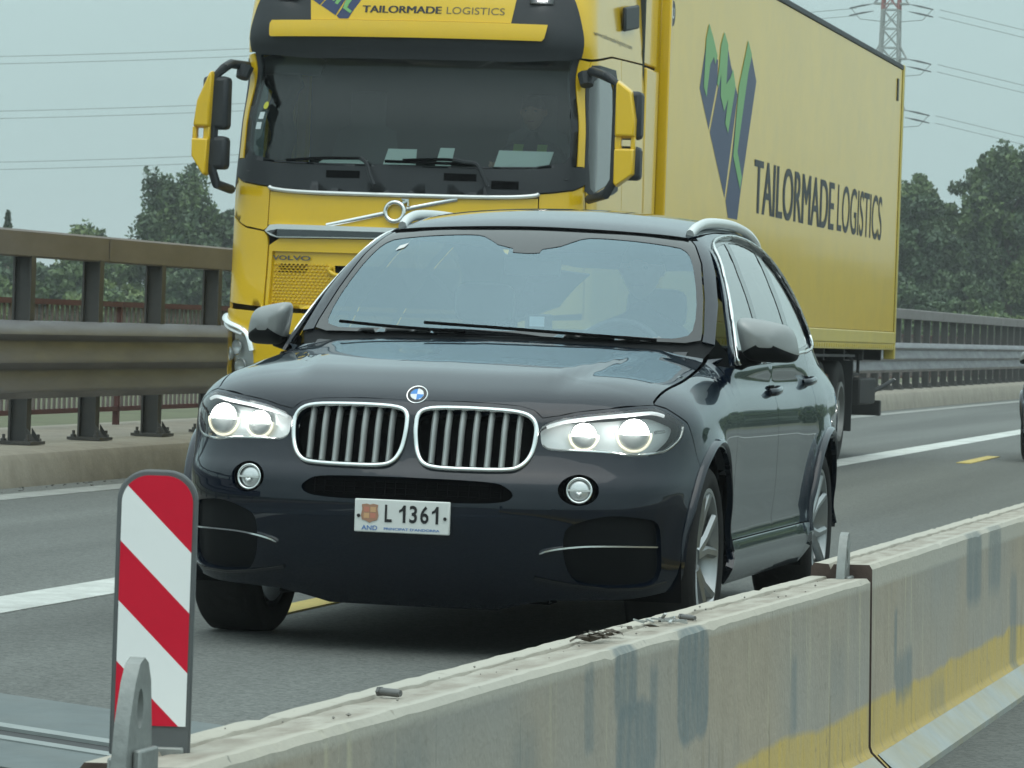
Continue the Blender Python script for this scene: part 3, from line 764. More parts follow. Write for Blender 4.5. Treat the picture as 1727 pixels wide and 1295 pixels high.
m_barrier_far = barrier_mat([(2.02, 2.40, .36, .59, .025, .85), (2.58, 2.93, .37, .59, .03, .7), (.42, .47, .24, .44, .015, .8), (.46, .79, .18, .31, .02, .75), (3.22, 3.42, .05, .40, .03, .7), (1.2, 1.5, .08, .18, .04, .4)])
m_patch = mat('blue grey cover paint', (.205, .225, .218), .6, vary=.12, vscale=14, dirt=.4, dirtcol=(.27, .26, .22), stretch=(3, 3, 1))
m_foot = mat('scuffed steel foot', (.36, .385, .37), .5, metal=.3, vary=.15, vscale=8, dirt=.7, dirtcol=(.40, .30, .10), bump=.2, bscale=40)
m_lug = mat('galvanised lug', (.27, .285, .275), .5, metal=.5, vary=.2, vscale=22, dirt=.35, dirtcol=(.17, .15, .12), bump=.15, bscale=60)
m_rust_shade = mat('rusty shaded end face', (.075, .052, .042), .8, vary=.3, vscale=15, bump=.3, bscale=50)  # rust brown, darkened so the shade of the joint gap is in the colour

def concrete_barrier(label, x0, y0, x1, y1, h, w, lugs):
    """A barrier whose camera-side top edge runs from (x0, y0) to (x1, y1)."""
    L = math.hypot(x1 - x0, y1 - y0); a = math.atan2(y1 - y0, x1 - x0)
    # local frame: x to the far side (the cars), y along; origin at the foot of the near end
    root = tag(empty('concrete_barrier', (x0, y0, 0), a - math.pi / 2), label, 'concrete barrier', 'low concrete barriers between the carriageways')
    random.seed(int(L * 100))
    # section: near face (towards x > 0 locally is the camera side)
    sec = [(.060, .0), (.060, .045), (.018, .085), (.012, .10), (.0, h - .012), (-.010, h), (-w + .06, h - .004), (-w + .052, h - .016), (-w + .046, h - .002), (-w + .008, h), (-w, h - .01), (-w - .014, .10), (-w - .06, .045), (-w - .06, 0)]
    b = MB(); n = max(8, int(L / .06)); rows = []
    for i in range(n + 1):
        t = L * i / n; row = []
        for k, (x, z) in enumerate(sec):
            jx = jz = 0
            if k in (4, 5, 9, 10):
                jx = random.uniform(-.0012, .0012); jz = random.uniform(-.0016, .0006) - (.006 if random.random() < .02 else 0)
            if k in (6, 7, 8): jz = random.uniform(-.002, .002)
            row.append((x + jx, t, z + jz))
        rows.append(row)
    b.grid(rows); m_ = len(sec)
    b.f += [tuple(range(m_))[::-1], tuple(len(b.v) - m_ + k for k in range(m_))]; b.mi += [1, 1]
    body = b.build('barrier_body', [m_barrier if h < .56 else m_barrier_far, m_rust_shade], root, smooth=28)
    f = MB(); f.grid([[(.062, y, -.005), (.098, y, .0), (.098, y, .018), (.030, y, .078), (.026, y, .074)] for y in (0.02, L - .02)]); f.build('steel_foot', m_foot, root, smooth=20)
    for yl in lugs:
        # upright tab with a slotted hole, on a folded foot
        pts = [(-.062, -.06), (-.062, .02), (-.052, .075), (-.034, .125), (-.018, .15), (0, .158), (.016, .15), (.028, .125), (.036, .07), (.042, .0), (.042, -.06)]
        hole = [(-.012 + .012 * math.cos(q), .088 + .028 * math.sin(q)) for q in np.linspace(0, 2 * math.pi, 14, endpoint=False)]
        lb = MB(); pv = [Vector(p) for p in pts + hole]; ne = len(pts); E = [(i, (i + 1) % ne) for i in range(ne)] + [(ne + i, ne + (i + 1) % 14) for i in range(14)]
        V, E2, F, *_ = delaunay_2d_cdt(pv, E, [], 0, 1e-6); V = np.array([v[:] for v in V]); T = np.array(F); c = V[T].mean(1); ok = within(pts, c) & ~within(hole, c); T = T[ok]
        for y_, fl in ((-.011, 1), (.011, -1)):
            lb.add([(y_, yl + u, h + w_) for u, w_ in V], [tuple(t[::fl]) for t in T])
        for loop in (pts, hole):
            q = len(loop); lb.add([(-.011, yl + u, h + w_) for u, w_ in loop] + [(.011, yl + u, h + w_) for u, w_ in loop], [(i, (i + 1) % q, (i + 1) % q + q, i + q) for i in range(q)])
        o = lb.build('lifting_lug', m_lug, root, smooth=25); o.location = (-w / 2 + (.010 if h > .56 else .030), 0, -.072 if h > .56 else 0)
        g = MB(); lx = -w / 2 + (.010 if h > .56 else .030); g.box(lx - .024, lx - .0115, yl - .045, yl + .03, h - .06, h + (-.04 if h > .56 else .022)); g.box(lx + .0115, lx + .024, yl - .04, yl + .035, h - .06, h + (-.03 if h > .56 else .034))
        g.build('lug_clamp', m_lug, root, bevel=.004)
    return root, L, h, w
near, NL, NH, NW = concrete_barrier('nearer low concrete barrier carrying the red and white marker board', 1.872, -8.80, 2.108, -3.345, .55, .165, [-.085])
far_, FL, FH, FW = concrete_barrier('farther slightly taller concrete barrier with yellow foot band at the lower right', 2.111, -3.322, 2.222, 3.2, .584, .165, [-.035])
def on_near(u, y, dz=0.0):   # a point on the near barrier's top, u across from its camera-side edge
    return near.matrix_basis @ Vector((-u, y, NH + dz))
bpy.context.view_layer.update()
A_N = math.atan2(-3.345 + 8.80, 2.108 - 1.872) - math.pi / 2

# marker board standing on the barrier's end
m_bw = mat('white reflective sheet', (.83, .85, .84), .45, vary=.04, vscale=9, dirt=.3, dirtcol=(.6, .6, .57))
m_br = mat('red reflective sheet', (.60, .012, .036), .5, vary=.10, vscale=9, dirt=.15, dirtcol=(.35, .04, .05), spec=.2)
m_bf = mat('grey plastic board', (.10, .108, .11), .55, vary=.12, vscale=20)
mb_loc = on_near(.140, .222)
board = tag(empty('marker_board', mb_loc, math.radians(13.2)), 'red and white striped marker board standing on the near barrier', 'marker board')
W2, H0, H1 = .0585, .034, .397
def round_top(w, b, t, r, n=10):
    return [(-w, b), (w, b)] + [(w - r + r * math.cos(a), t - r + r * math.sin(a)) for a in np.linspace(0, math.pi / 2, n)] + [(-w + r + r * math.cos(a), t - r + r * math.sin(a)) for a in np.linspace(math.pi / 2, math.pi, n)]
b = MB(); b.prism(round_top(W2, -.01, .405, .045), lambda u, w, d: (u, d, w), -.010, .010); b.build('backing_board', m_bf, board, bevel=.003)
face = round_top(W2 - .007, H0, H1, .040, 14)
fa = np.array(face)
def clip(poly, a, b_, c):   # keep a u + b w <= c
    out = []
    for i in range(len(poly)):
        p, q = poly[i], poly[(i + 1) % len(poly)]; fp, fq = a * p[0] + b_ * p[1] - c, a * q[0] + b_ * q[1] - c
        if fp <= 0: out.append(p)
        if fp * fq < 0: t = fp / (fp - fq); out.append((p[0] + (q[0] - p[0]) * t, p[1] + (q[1] - p[1]) * t))
    return out
# stripes fall to the right at 45 degrees
ss = math.sqrt(.5); edge = [-.4, -.014, .075, .163, .250, .338, .7]
sl = 1.0
for i in range(6):
    lo, hi = edge[i], edge[i + 1]
    q = clip(clip(face, sl, 1, hi), -sl, -1, -lo)
    if len(q) < 3: continue
    s = MB(); s.prism(q, lambda u, w, d: (u, d, w), -.0125, -.0098)
    s.build('red_stripe' if i % 2 == 1 else 'white_stripe', m_br if i % 2 == 1 else m_bw, board, smooth=0)
b = MB(); b.box(-.05, .05, -.02, .03, -.012, .004); b.box(-.045, -.03, -.016, .016, .004, .05); b.build('board_foot', m_lug, board, bevel=.003)

# litter lying on the barrier
m_bolt = mat('grey bolt steel', (.16, .16, .155), .5, metal=.6, vary=.2, vscale=30)
m_lead = mat('bright metal scrap', (.45, .46, .45), .35, metal=.8)
m_leafd = mat('withered leaf', (.075, .06, .045), .8, vary=.3, vscale=30)
m_stone = mat('pebble', (.21, .20, .18), .9, vary=.3, vscale=40)
def bolt(y, u, L, r, rz, label):
    o = MB(); o.lathe([(-L / 2, 0), (-L / 2, r), (L / 2 - .006, r), (L / 2, r * .8), (L / 2, 0)], 'x', 12); o.lathe([(-L / 2 - .006, 0), (-L / 2 - .006, r * 1.25), (-L / 2, r * 1.25), (-L / 2, r)], 'x', 6)
    q = o.build('steel_bolt', m_bolt); q.location = on_near(u, y, r * .9); q.rotation_euler = (0, 0, rz); tag(q, label, 'bolt', 'steel pieces left on the near barrier'); return q
bolt(1.26, .083, .042, .007, math.radians(-25), 'thick grey steel bolt lying alone on the near barrier right of the marker board')
bolt(3.50, .062, .042, .006, math.radians(-38), 'dark steel bolt in the heap of scraps on the near barrier')
bolt(3.40, .085, .032, .005, math.radians(12), 'shorter steel bolt beside the heap of bright scraps on the near barrier')
random.seed(11)
sc = MB()
for i in range(16):
    p = on_near(.077 + random.gauss(0, .015), 3.30 + random.gauss(0, .10), .006); d = Vector((random.uniform(-1, 1), random.uniform(-1, 1), random.uniform(-.2, .4))).normalized()
    sc.beam(p, p + d * random.uniform(.012, .04), .006, .004)
tag(sc.build('scrap', m_lead, None, 0), 'scatter of bright metal scraps on top of the near barrier', 'scrap metal', kind='stuff')
lf = MB()
for i in range(60):
    p = on_near(.085 + random.gauss(0, .014), 2.78 + random.gauss(0, .10), .007 + random.random() * .006); R = Matrix.Rotation(random.uniform(0, 6.28), 3, 'Z') @ Matrix.Rotation(random.uniform(-.9, .9), 3, 'X')
    s = random.uniform(.008, .022); lf.add([p + R @ Vector(v) for v in ((-s, 0, 0), (0, -s * .4, .002), (s, 0, .004), (0, s * .4, .002))], [(0, 1, 2, 3)])
tag(lf.build('dead_leaves', m_leafd, None, 0), 'clump of withered dark leaves lying in the groove of the near barrier', 'dead leaves', kind='stuff')
pb_ = MB()
for i in range(34):
    y = random.uniform(.4, 5.3); s = random.uniform(.0015, .005); p = on_near(random.uniform(.03, .14), y, s * .5)
    R = Matrix.Rotation(random.uniform(0, 6), 3, 'Z'); pb_.add([p + R @ Vector((a * s * random.uniform(.7, 1.3), b_ * s * random.uniform(.6, 1.2), c_ * s * .7)) for a, b_, c_ in ((1, 0, 0), (0, 1, 0), (-1, 0, 0), (0, -1, 0), (0, 0, 1), (0, 0, -1))], [(0, 1, 4), (1, 2, 4), (2, 3, 4), (3, 0, 4), (1, 0, 5), (2, 1, 5), (3, 2, 5), (0, 3, 5)])
tag(pb_.build('grit', m_stone, None, 0), kind='stuff')
# --- shape of the sport utility car, x to its left, y to its rear, z up, bumper tip at y = 0
suv_side = spl([.18,.23,.29,.35,.43,.55,.70,.84,.90,.95,1.02,1.09,1.18], [.86,.925,.958,.962,.945,.955,.962,.964,.958,.948,.930,.900,.84])
suv_plan = spl([-.2,.3,.9,1.6,3.0,3.9,4.5,4.9], [-.09,-.025,0,-.004,-.004,0,-.045,-.14])
suv_nose = spl([.15,.22,.30,.40,.50,.58,.64,.685,.74,.82,.90,.95,1.0], [.20,.12,.06,.02,0,.001,.012,.040,.064,.085,.12,.17,.26])
suv_bow = spl([0,.2,.4,.6,.75,.85,.95,1.1], [0,.008,.04,.10,.18,.27,.42,.75])
suv_hood = spl([-.1,.1,.25,.5,.9,1.3,1.7,2.5,4.4,4.9], [.84,.94,.985,1.035,1.085,1.125,1.13,1.12,1.12,1.08])
suv_cross = spl([0,.25,.5,.7,.85,1.0], [.012,.008,0,-.02,-.062,-.14])
suv_glass = spl([1.0,1.08,1.2,1.4,1.55,1.62,1.72], [.92,.905,.865,.775,.685,.63,.52])
suv_roof = spl([1.8,2.1,2.5,3.0,3.6,4.2,4.6], [1.50,1.602,1.675,1.70,1.685,1.62,1.53])
def suv_low(P):
    x = np.abs(P[:, 0]); y = P[:, 1]; z = P[:, 2]
    s = suv_side(z) + suv_plan(y)
    for yw in (.89, 3.82):
        r = np.hypot(y - yw, (z - .345))
        s = s + .020 * np.exp(-((r - .425) / .05) ** 2) * np.clip((z - .20) / .15, 0, 1)
    gs = x - s
    gf = suv_nose(z) + suv_bow(x) - y
    gr = y - (4.86 - .25 * np.maximum(z - .9, 0) - .06 * (x / .9) ** 2)
    cr = np.clip((x - (.36 + .19 * y)) / .09, 0, 1); fade = np.clip((y - .16) / .25, 0, 1) * np.clip((1.6 - y) / .3, 0, 1)
    gt = z - (suv_hood(y) + suv_cross(x) - .016 * cr * cr * (3 - 2 * cr) * fade)
    g = smax(gs, gf, .16); g = smax(g, gr, .2)
    return smax(g, gt, .10)
def suv_top(P):
    x = np.abs(P[:, 0]); y = P[:, 1]; z = P[:, 2]
    gs = (x - suv_glass(z) - .012 * np.sin((y - 1.5) / 3 * math.pi)) * .9 + np.maximum(y - 3.2, 0) ** 2 * .05
    gw = (1.36 + (z - 1.13) * 1.50 + .30 * x * x + .12 * (z - 1.35) ** 2 - y) * .55
    gr = (z - (suv_roof(y) - .10 * x * x - .10 * x ** 4)) * .97
    gb = (y - (4.72 - (z - 1.1) * .75 - .12 * x * x)) * .8
    g = smax(gs, gw, .05); g = smax(g, gr, .07); g = smax(g, gb, .08); return smax(g, 1.02 - z, .02)
def suv_g(P):
    return smin(suv_low(P), suv_top(P), .035)
SUV = Body(suv_g, .5, .75, .42)

m_navy = mat('deep navy car paint', (.0012, .0042, .0105), .25, metal=.0, coat=1.0, coat_rough=.02, spec=.05)
m_navy.node_tree.nodes['Principled BSDF'].inputs['Coat Tint'].default_value = (.80, .92, 1.0, 1)
m_gloss_black = mat('gloss black trim', (.006, .007, .008), .12, coat=.6)
m_dull_black = mat('matt black plastic', (.0045, .0055, .0065), .6, spec=.15)
m_void = mat('unlit cavity black', (.004, .004, .0045), .9, spec=.02)
m_chrome = mat('chrome', (.78, .80, .79), .10, metal=1.0)
m_satin = mat('satin silver trim', (.74, .76, .75), .34, metal=.6)
m_slat = mat('titanium grey slat', (.48, .50, .49), .42, metal=.6)
m_mirror_cap = mat('satin grey mirror cap', (.27, .282, .28), .40, metal=.4, coat=.2)
m_tyre = mat('tyre rubber', (.014, .014, .014), .8, spec=.25, vary=.2, vscale=20, bump=.15, bscale=80, dirt=.4, dirtcol=(.030, .029, .027))
m_rim = mat('brushed alloy rim', (.36, .38, .385), .33, metal=.8, dirt=.3, dirtcol=(.10, .09, .08))
m_disc = mat('brake disc iron', (.22, .21, .20), .45, metal=.8)
m_screen_glass = glass_mat('coated windscreen glass', (.70, .80, .84), .19, rough=.012, refl_col=(.70, .90, 1.0))
m_side_glass = glass_mat('tinted side glass', (.34, .39, .39), .22, rough=.01)
m_lamp_glass = glass_mat('clear lamp cover', (.93, .95, .95), .05)
m_reflector = mat('lamp reflector', (.70, .72, .72), .25, metal=.7)
m_lamp_in = mat('lamp housing grey', (.74, .77, .77), .35, metal=.2)
m_led = mat('lit lamp', (.9, .9, .9), .3, emit=(1.0, .98, .93), estr=16.0)
m_halo = mat('lit ring', (.9, .88, .8), .3, emit=(1.0, .92, .66), estr=.55)
m_lens = mat('grey lens glass', (.50, .52, .52), .15, coat=.6)
m_brow = mat('faintly glowing brow', (.7, .72, .72), .3, emit=(.95, 1, 1), estr=.28)  # pale strip along the lamp's top edge with a weak glow of its own
m_seat = mat('dark seat leather', (.085, .085, .088), .5)
m_dash = mat('dashboard plastic', (.05, .052, .055), .55)
m_plate_w = mat('number plate white', (.66, .68, .66), .4, dirt=.15, dirtcol=(.45, .45, .42))
m_ink = mat('black print', (.012, .012, .013), .5)
m_blue = mat('blue print', (.05, .16, .42), .5)
m_headlin = mat('roof lining', (.25, .24, .22), .9)

suv = tag(empty('estate_car', (0, 0, 0)), 'dark navy car with lit headlamps and twin chrome grille before the lorry', 'car')
def sz(P): return [tuple(map(float, q)) for q in SUV.unroll(np.array(P, float))]
def arc(yc, r, a0, a1, n=16, zc=.345):
    """Wheel opening edge as (s, z); angles from the front, over the top."""
    A = np.radians(np.linspace(a0, a1, n)); return sz([(.965, yc - r * math.cos(a), zc + r * math.sin(a)) for a in A])
WR, ARCH = .350, .425
kid = curve([(.024, .865), (.06, .882), (.15, .887), (.27, .886), (.37, .881), (.42, .866), (.442, .835), (.443, .79), (.436, .745), (.418, .708), (.385, .684), (.33, .677), (.22, .675), (.11, .677), (.06, .69), (.034, .725), (.022, .775), (.018, .825)], 3)
lamp_pts = [(.463, .836), (.513, .864), (.56, .881), (.647, .896), (.752, .910), (.809, .913), (.847, .902), (.887, .881), (.935, .853), (.912, .807), (.869, .776), (.823, .754), (.753, .742), (.696, .740), (.645, .749), (.58, .752), (.501, .752), (.470, .772), (.462, .803)]
lamp = curve(lamp_pts, 3)
hline = [(0, .913), (.12, .915), (.27, .913), (.38, .906), (.43, .893), (.462, .866), (.513, .876), (.56, .892), (.647, .906), (.752, .920), (.813, .923)]
lamp_top = [(.862, .911), (.90, .890), (.952, .858)]
fog_c, fog_r = (.573, .617), .055
def circ(c, r, n=28, kx=.86): return [(c[0] + r * kx * math.cos(2 * math.pi * k / n), c[1] + r * math.sin(2 * math.pi * k / n)) for k in range(n)]
slot = curve([(0, .641), (.2, .639), (.32, .633), (.362, .619), (.388, .594), (.36, .568), (.25, .558), (0, .556)], 3, False)
slot_full = [(-a, b) for a, b in slot[::-1]][:-1] + slot + [(-a, b) for a, b in slot[::-1]][-1:]
slot_full = slot + [(-a, b) for a, b in slot[::-1]][1:-1]
corner = curve([(.545, .47), (.585, .507), (.65, .528), (.73, .522), (.792, .500), (.812, .42), (.815, .30), (.74, .272), (.64, .268), (.575, .285), (.545, .36)], 3)
mir = lambda L: [(-a, b) for a, b in L[::-1]]
arch_f = arc(.89, ARCH, 50, 4, 12)
right_edge = hline + lamp_top[:0] + [(.862, .911), (.90, .890), (.955, .86)] + arch_f + [(.93, .262), (.72, .225), (.50, .215), (.44, .205), (.35, .183), (.31, .172)]
outer = right_edge + [(-a, b) for a, b in right_edge[::-1]][:-1]
skin('front_bumper', patch(SUV, [outer, kid, mir(kid), lamp, mir(lamp), circ(fog_c, fog_r), circ((-fog_c[0], fog_c[1]), fog_r), slot_full, corner, mir(corner)], .022, 0, .03), m_navy, suv)
# dark backs of the openings
both('grille_recess', patch(SUV, [kid], .03, -.055, 0), m_void, suv)
skin('air_intake', patch(SUV, [slot_full], .03, -.028, 0), m_void, suv)
both('corner_intake', patch(SUV, [corner], .03, -.020, 0), m_dull_black, suv)
sb = MB()   # mesh bars in the upper slot
for k in range(-9, 10):
    pt = SUV.at([(k * .038, .575), (k * .038, .625)]); pt[:, 1] += .016; sb.beam(pt[0], pt[1], .005, .008)
for z in (.578, .598, .618):
    pt = SUV.at([(x, z) for x in np.linspace(-.35, .35, 12)]); pt[:, 1] += .018; sb.tube(pt, .003, 5)
sb.build('intake_mesh', m_void, suv)
# kidney frames and bars
for sg in (1, -1):
    L = kid if sg > 0 else mir(kid)
    P = SUV.at(resample(inset(L, -.001), .012)); N = SUV.normal(P); P = P + N * .006
    b = MB(); b.tube(P, .0092, 8, closed=True); fr = b.build('grille_frame', m_chrome, suv, smooth=60)
    for k in range(7):
        s = .078 + k * .0505
        inside_ = [z for z in np.linspace(.66, .90, 120) if within(inset(kid, .004), np.array([(s, z)]))[0]]
        zz = np.linspace(inside_[0], inside_[-1], 9); p = SUV.at([(s * sg, z) for z in zz]); p[:, 1] += .020 + .010 * ((zz - .78) / .1) ** 2
        b = MB(); b.tube(p, .0108, 8, flat=2.3, upv=(1, 0, 0)); b.build('grille_slat', m_slat, suv, smooth=50)
# headlamps
for sg in (1, -1):
    L = lamp if sg > 0 else mir(lamp); f = lambda q: [(a * sg, b_) for a, b_ in q]
    hl = skin('headlamp', patch(SUV, [L], .02, -.060, 0), m_lamp_in, suv)
    inner = inset(L, .0015)
    skin('lamp_cover', patch(SUV, [inner], .02, .001, 0), m_lamp_glass, hl)
    bot = curve(f([(.470, .772), (.501, .757), (.58, .757), (.645, .754), (.696, .746), (.753, .748), (.823, .760), (.869, .782), (.908, .811), (.928, .848)]), 3, False)
    p = SUV.at(bot); p = p - SUV.normal(p) * .004; b = MB(); b.tube(p, .0052, 6); b.build('lamp_trim', m_chrome, hl, smooth=60)
    top = curve(f([(.48, .838), (.53, .860), (.60, .877), (.70, .893), (.80, .903), (.85, .892)]), 3, False)
    p = SUV.at(top); p = p - SUV.normal(p) * .012; b = MB(); b.tube(p, .0065, 6, flat=.8); b.build('lamp_brow', m_brow, hl, smooth=60)
    for (s, z, r, tag_) in ((.722, .822, .058, 'outer'), (.578, .812, .048, 'inner')):
        c = SUV.at([(s * sg, z)])[0]; n = SUV.normal(c[None])[0]; d = Vector(n) * .35 + Vector((0, -1, 0)) * .65; d.normalize()
        c = Vector(c) - d * .045; ax = d.cross(Vector((0, 0, 1))).normalized(); uy = ax.cross(d) * -1; uy = Vector((0, 0, 1)) - d * d.z; uy.normalize()
        pt = lambda a, rr, t: c + ax * (math.cos(a) * rr) + uy * (math.sin(a) * rr) + d * t
        lens = MB(); A = [2 * math.pi * k / 24 for k in range(24)]
        rows = [[pt(a, r * math.cos(e), r * .62 * math.sin(e)) for a in A] for e in np.linspace(0, math.pi / 2 - .01, 7)]
        lens.grid(rows, True); lo = lens.build('projector_lens', m_lens, hl, smooth=60)
        # the lit upper half of the projector
        g = MB(); A2 = [math.radians(k) for k in range(0, 181, 12)]
        g.grid([[pt(a, r * q * .93, r * .62 * math.sin(math.acos(min(q * .93, 1))) + .003) for a in A2] for q in np.linspace(.06, 1.0, 7)])
        g.v = [tuple(Vector(v)) for v in g.v]; g.build('lit_beam', m_led, lo, smooth=60)
        ring = MB(); A3 = [math.radians(k) for k in np.linspace(-185, 5, 26)]
        ring.tube([pt(a, r * 1.06, .010) for a in A3], .0048, 6); ring.build('light_ring', m_halo, hl, smooth=60)
    e0 = SUV.at([(.815 * sg, .832), (.858 * sg, .836)]); e0 -= SUV.normal(e0) * .03; b = MB(); b.tube(e0, .006, 6); b.build('side_light_bar', m_reflector, hl)
# fog lamps
for sg in (1, -1):
    c = SUV.at([(fog_c[0] * sg, fog_c[1])])[0]; n = Vector(SUV.normal(c[None])[0]); d = (Vector((0, -1, 0)) * .6 + n * .4).normalized(); c = Vector(c) - d * .022
    ax = d.cross(Vector((0, 0, 1))).normalized(); uy = (Vector((0, 0, 1)) - d * d.z).normalized(); A = [2 * math.pi * k / 28 for k in range(28)]
    pt = lambda a, rr, t: c + ax * (math.cos(a) * rr) + uy * (math.sin(a) * rr) + d * t
    b = MB(); b.grid([[pt(a, r, t) for a in A] for r, t in ((.057, .006), (.054, -.004), (.048, -.012), (.046, -.03), (.001, -.034))], True); fl = b.build('fog_lamp', m_void, suv, smooth=40)
    b = MB(); b.tube([pt(a, .044, .0) for a in A], .0055, 8, closed=True); b.build('fog_lamp_ring', m_chrome, fl, smooth=60)
    b = MB(); b.grid([[pt(a, .042 * math.cos(e), -.012 + .012 * math.sin(e)) for a in A] for e in np.linspace(0, 1.5, 5)], True); b.build('fog_lamp_lens', m_reflector, fl, smooth=60)
    b = MB(); b.beam(pt(math.pi, .04, .006), pt(0, .04, .006), .010, .007); b.tube([pt(-math.pi / 2 - .6, .012, .004), pt(-math.pi / 2, .016, .010), pt(-math.pi / 2 + .6, .012, .004)], .008, 8); b.build('fog_lamp_bar', m_satin, fl, smooth=50)
    # bright blade across the corner intake
    p = SUV.at(curve([(.482 * sg, .388), (.525 * sg, .406), (.586 * sg, .418), (.66 * sg, .421), (.735 * sg, .420), (.79 * sg, .418)], 4, False)); p = p + SUV.normal(p) * .006
    b = MB(); b.tube(p, [.003] + [.0058] * (len(p) - 2) + [.004], 6, flat=1.6); b.build('intake_blade', m_chrome, suv, smooth=60)
    p = SUV.at([(x * sg, z) for x, z in ((.46, .300), (.56, .278), (.66, .265), (.76, .268), (.85, .290))]); p += SUV.normal(p) * .004
    b = MB(); b.tube(p, .006, 6); b.build('lower_lip', m_gloss_black, suv, smooth=60)
# roundel on the nose
c = SUV.at([(0, .930)])[0]; n = Vector((0, -.80, .60)); c = Vector(c) + n * .004; ax = Vector((1, 0, 0)); uy = Vector((0, .60, .80))
b = MB(); pt = lambda a, r, t: c + ax * (math.cos(a) * r) + uy * (math.sin(a) * r) + n * t
for q in range(4):
    b.cur = q % 2; A = [math.pi / 2 * q + math.pi / 2 * k / 8 for k in range(9)]
    b.add([pt(0, 0, .0075)] + [pt(a, .0235, .006) for a in A], [(0, k + 1, k + 2) for k in range(8)])
A = [2 * math.pi * k / 32 for k in range(32)]
b.cur = 2; b.grid([[pt(a, r, t) for a in A] for r, t in ((.0255, .006), (.036, .0045))], True)
b.cur = 3; b.grid([[pt(a, r, t) for a in A] for r, t in ((.0235, .0055), (.0245, .0072), (.0255, .0055))], True); b.grid([[pt(a, r, t) for a in A] for r, t in ((.0355, .0045), (.0385, .0050), (.041, -.004))], True)
b.build('emblem', [mat('emblem white', (.75, .76, .76), .3), mat('emblem blue', (.06, .25, .62), .3), mat('emblem ring', (.03, .032, .035), .3), m_chrome], suv, smooth=40)
# number plate
pl = MB(); y0 = -.012
rr = [(-.174, .442), (.174, .442), (.174, .560), (-.174, .560)]
pl.prism(rr, lambda u, w, d: (u, d + .05 * u * u, w), y0 - .006, y0 + .012); npl = pl.build('number_plate', m_plate_w, suv, bevel=.004)
yf = y0 - .0068; fn = lambda u, w: (u, yf, w)
lettering('plate_lettering', 'L', m_ink, fn, -.062, -.036, .480, .542, npl, bold=.018)
for t, a0, a1 in (('3', .028, .056), ('6', .068, .098)): lettering('plate_lettering', t, m_ink, fn, a0, a1, .480, .542, npl, bold=.018)
for a0 in (-.010, .110):   # the figure one with its flag
    b = MB(); b.add([(a0 + u, yf, .480 + w) for u, w in ((.014, 0), (.024, 0), (.024, .062), (.016, .062), (.009, .050), (.0, .044), (.0, .035), (.014, .042))], [tuple(range(8))]); b.build('plate_lettering', m_ink, npl, smooth=0, fix=False)
lettering('plate_lettering', 'AND', m_blue, fn, -.146, -.088, .450, .466, npl, bold=.012)
lettering('plate_lettering', "PRINCIPAT D'ANDORRA", m_blue, fn, -.064, .140, .452, .461, npl, bold=.02)
sh = MB()
def shield(k, c, col):
    sh.cur = col; pts = [(-.030, .028), (-.012, .031), (0, .028), (.012, .031), (.030, .028), (.028, .012), (.032, -.010), (.028, -.026), (.010, -.031), (0, -.037), (-.010, -.031), (-.028, -.026), (-.032, -.010), (-.028, .012)]
    sh.prism([(c[0] + a * k, c[1] + b_ * k) for a, b_ in pts], lambda u, w, d: (u, yf + d, w), 0, -.0004 * (1 + col * .3))
shield(1, (-.117, .512), 0); 
sh.cur = 1
for dx, dz, cc in ((-.012, .011, 1), (.012, .011, 2), (-.012, -.011, 2), (.012, -.011, 1)):
    sh.cur = cc; sh.prism([(-.117 + dx - .010, .512 + dz - .009), (-.117 + dx + .010, .512 + dz - .009), (-.117 + dx + .010, .512 + dz + .009), (-.117 + dx - .010, .512 + dz + .009)], lambda u, w, d: (u, yf + d, w), -.0004, -.0009)
sh.build('plate_crest', [mat('crest brown', (.36, .20, .13), .5), mat('crest red', (.50, .20, .14), .5), mat('crest gold', (.56, .34, .18), .5)], npl, smooth=0)
sc_ = MB()
for x in (-.158, .158): sc_.lathe([(0, .0065), (-.004, .0055), (-.0045, 0)], 'y', 12, (x, yf, .500))
sc_.build('plate_screw', m_ink, npl)

# bonnet and wings
HOOD = Facet(suv_g, (0, 0, -1), (0, 0, 1.6), (1, 0, 0), (0, 1, 0), 1.2, 120)
hl3 = SUV.at(hline); edge_f = [(float(p[0]), float(p[1])) for p in hl3]
hood_side = curve([(.812, .42), (.824, .62), (.832, .86), (.828, 1.15), (.812, 1.40), (.805, 1.50)], 4, False)
rear_e = [(.70, 1.455), (.55, 1.405), (.35, 1.355), (0, 1.325)]
half_ = edge_f + hood_side + rear_e
bon = half_ + [(-a, b_) for a, b_ in half_[::-1]][1:-1]
skin('bonnet', patch(HOOD, [bon], .03, 0, .02, gap=.0012), m_navy, suv)
hs3 = HOOD.at(hood_side); hs = sz(hs3)
door_f = 1.83
arch_o = arc(.89, ARCH, 176, 50, 30)
wing = [(.813, .9265)] + [(a + .003, b_ - .002) for a, b_ in hs] + [(1.965, 1.098), (1.90, 1.075), (door_f + .02, 1.0), (door_f, .80), (door_f - .02, .40)] + arch_o + [(.957, .864), (.90, .894), (.862, .915)]
both('wing', patch(SUV, [wing], .025, 0, .02, gap=.0018), m_navy, suv)
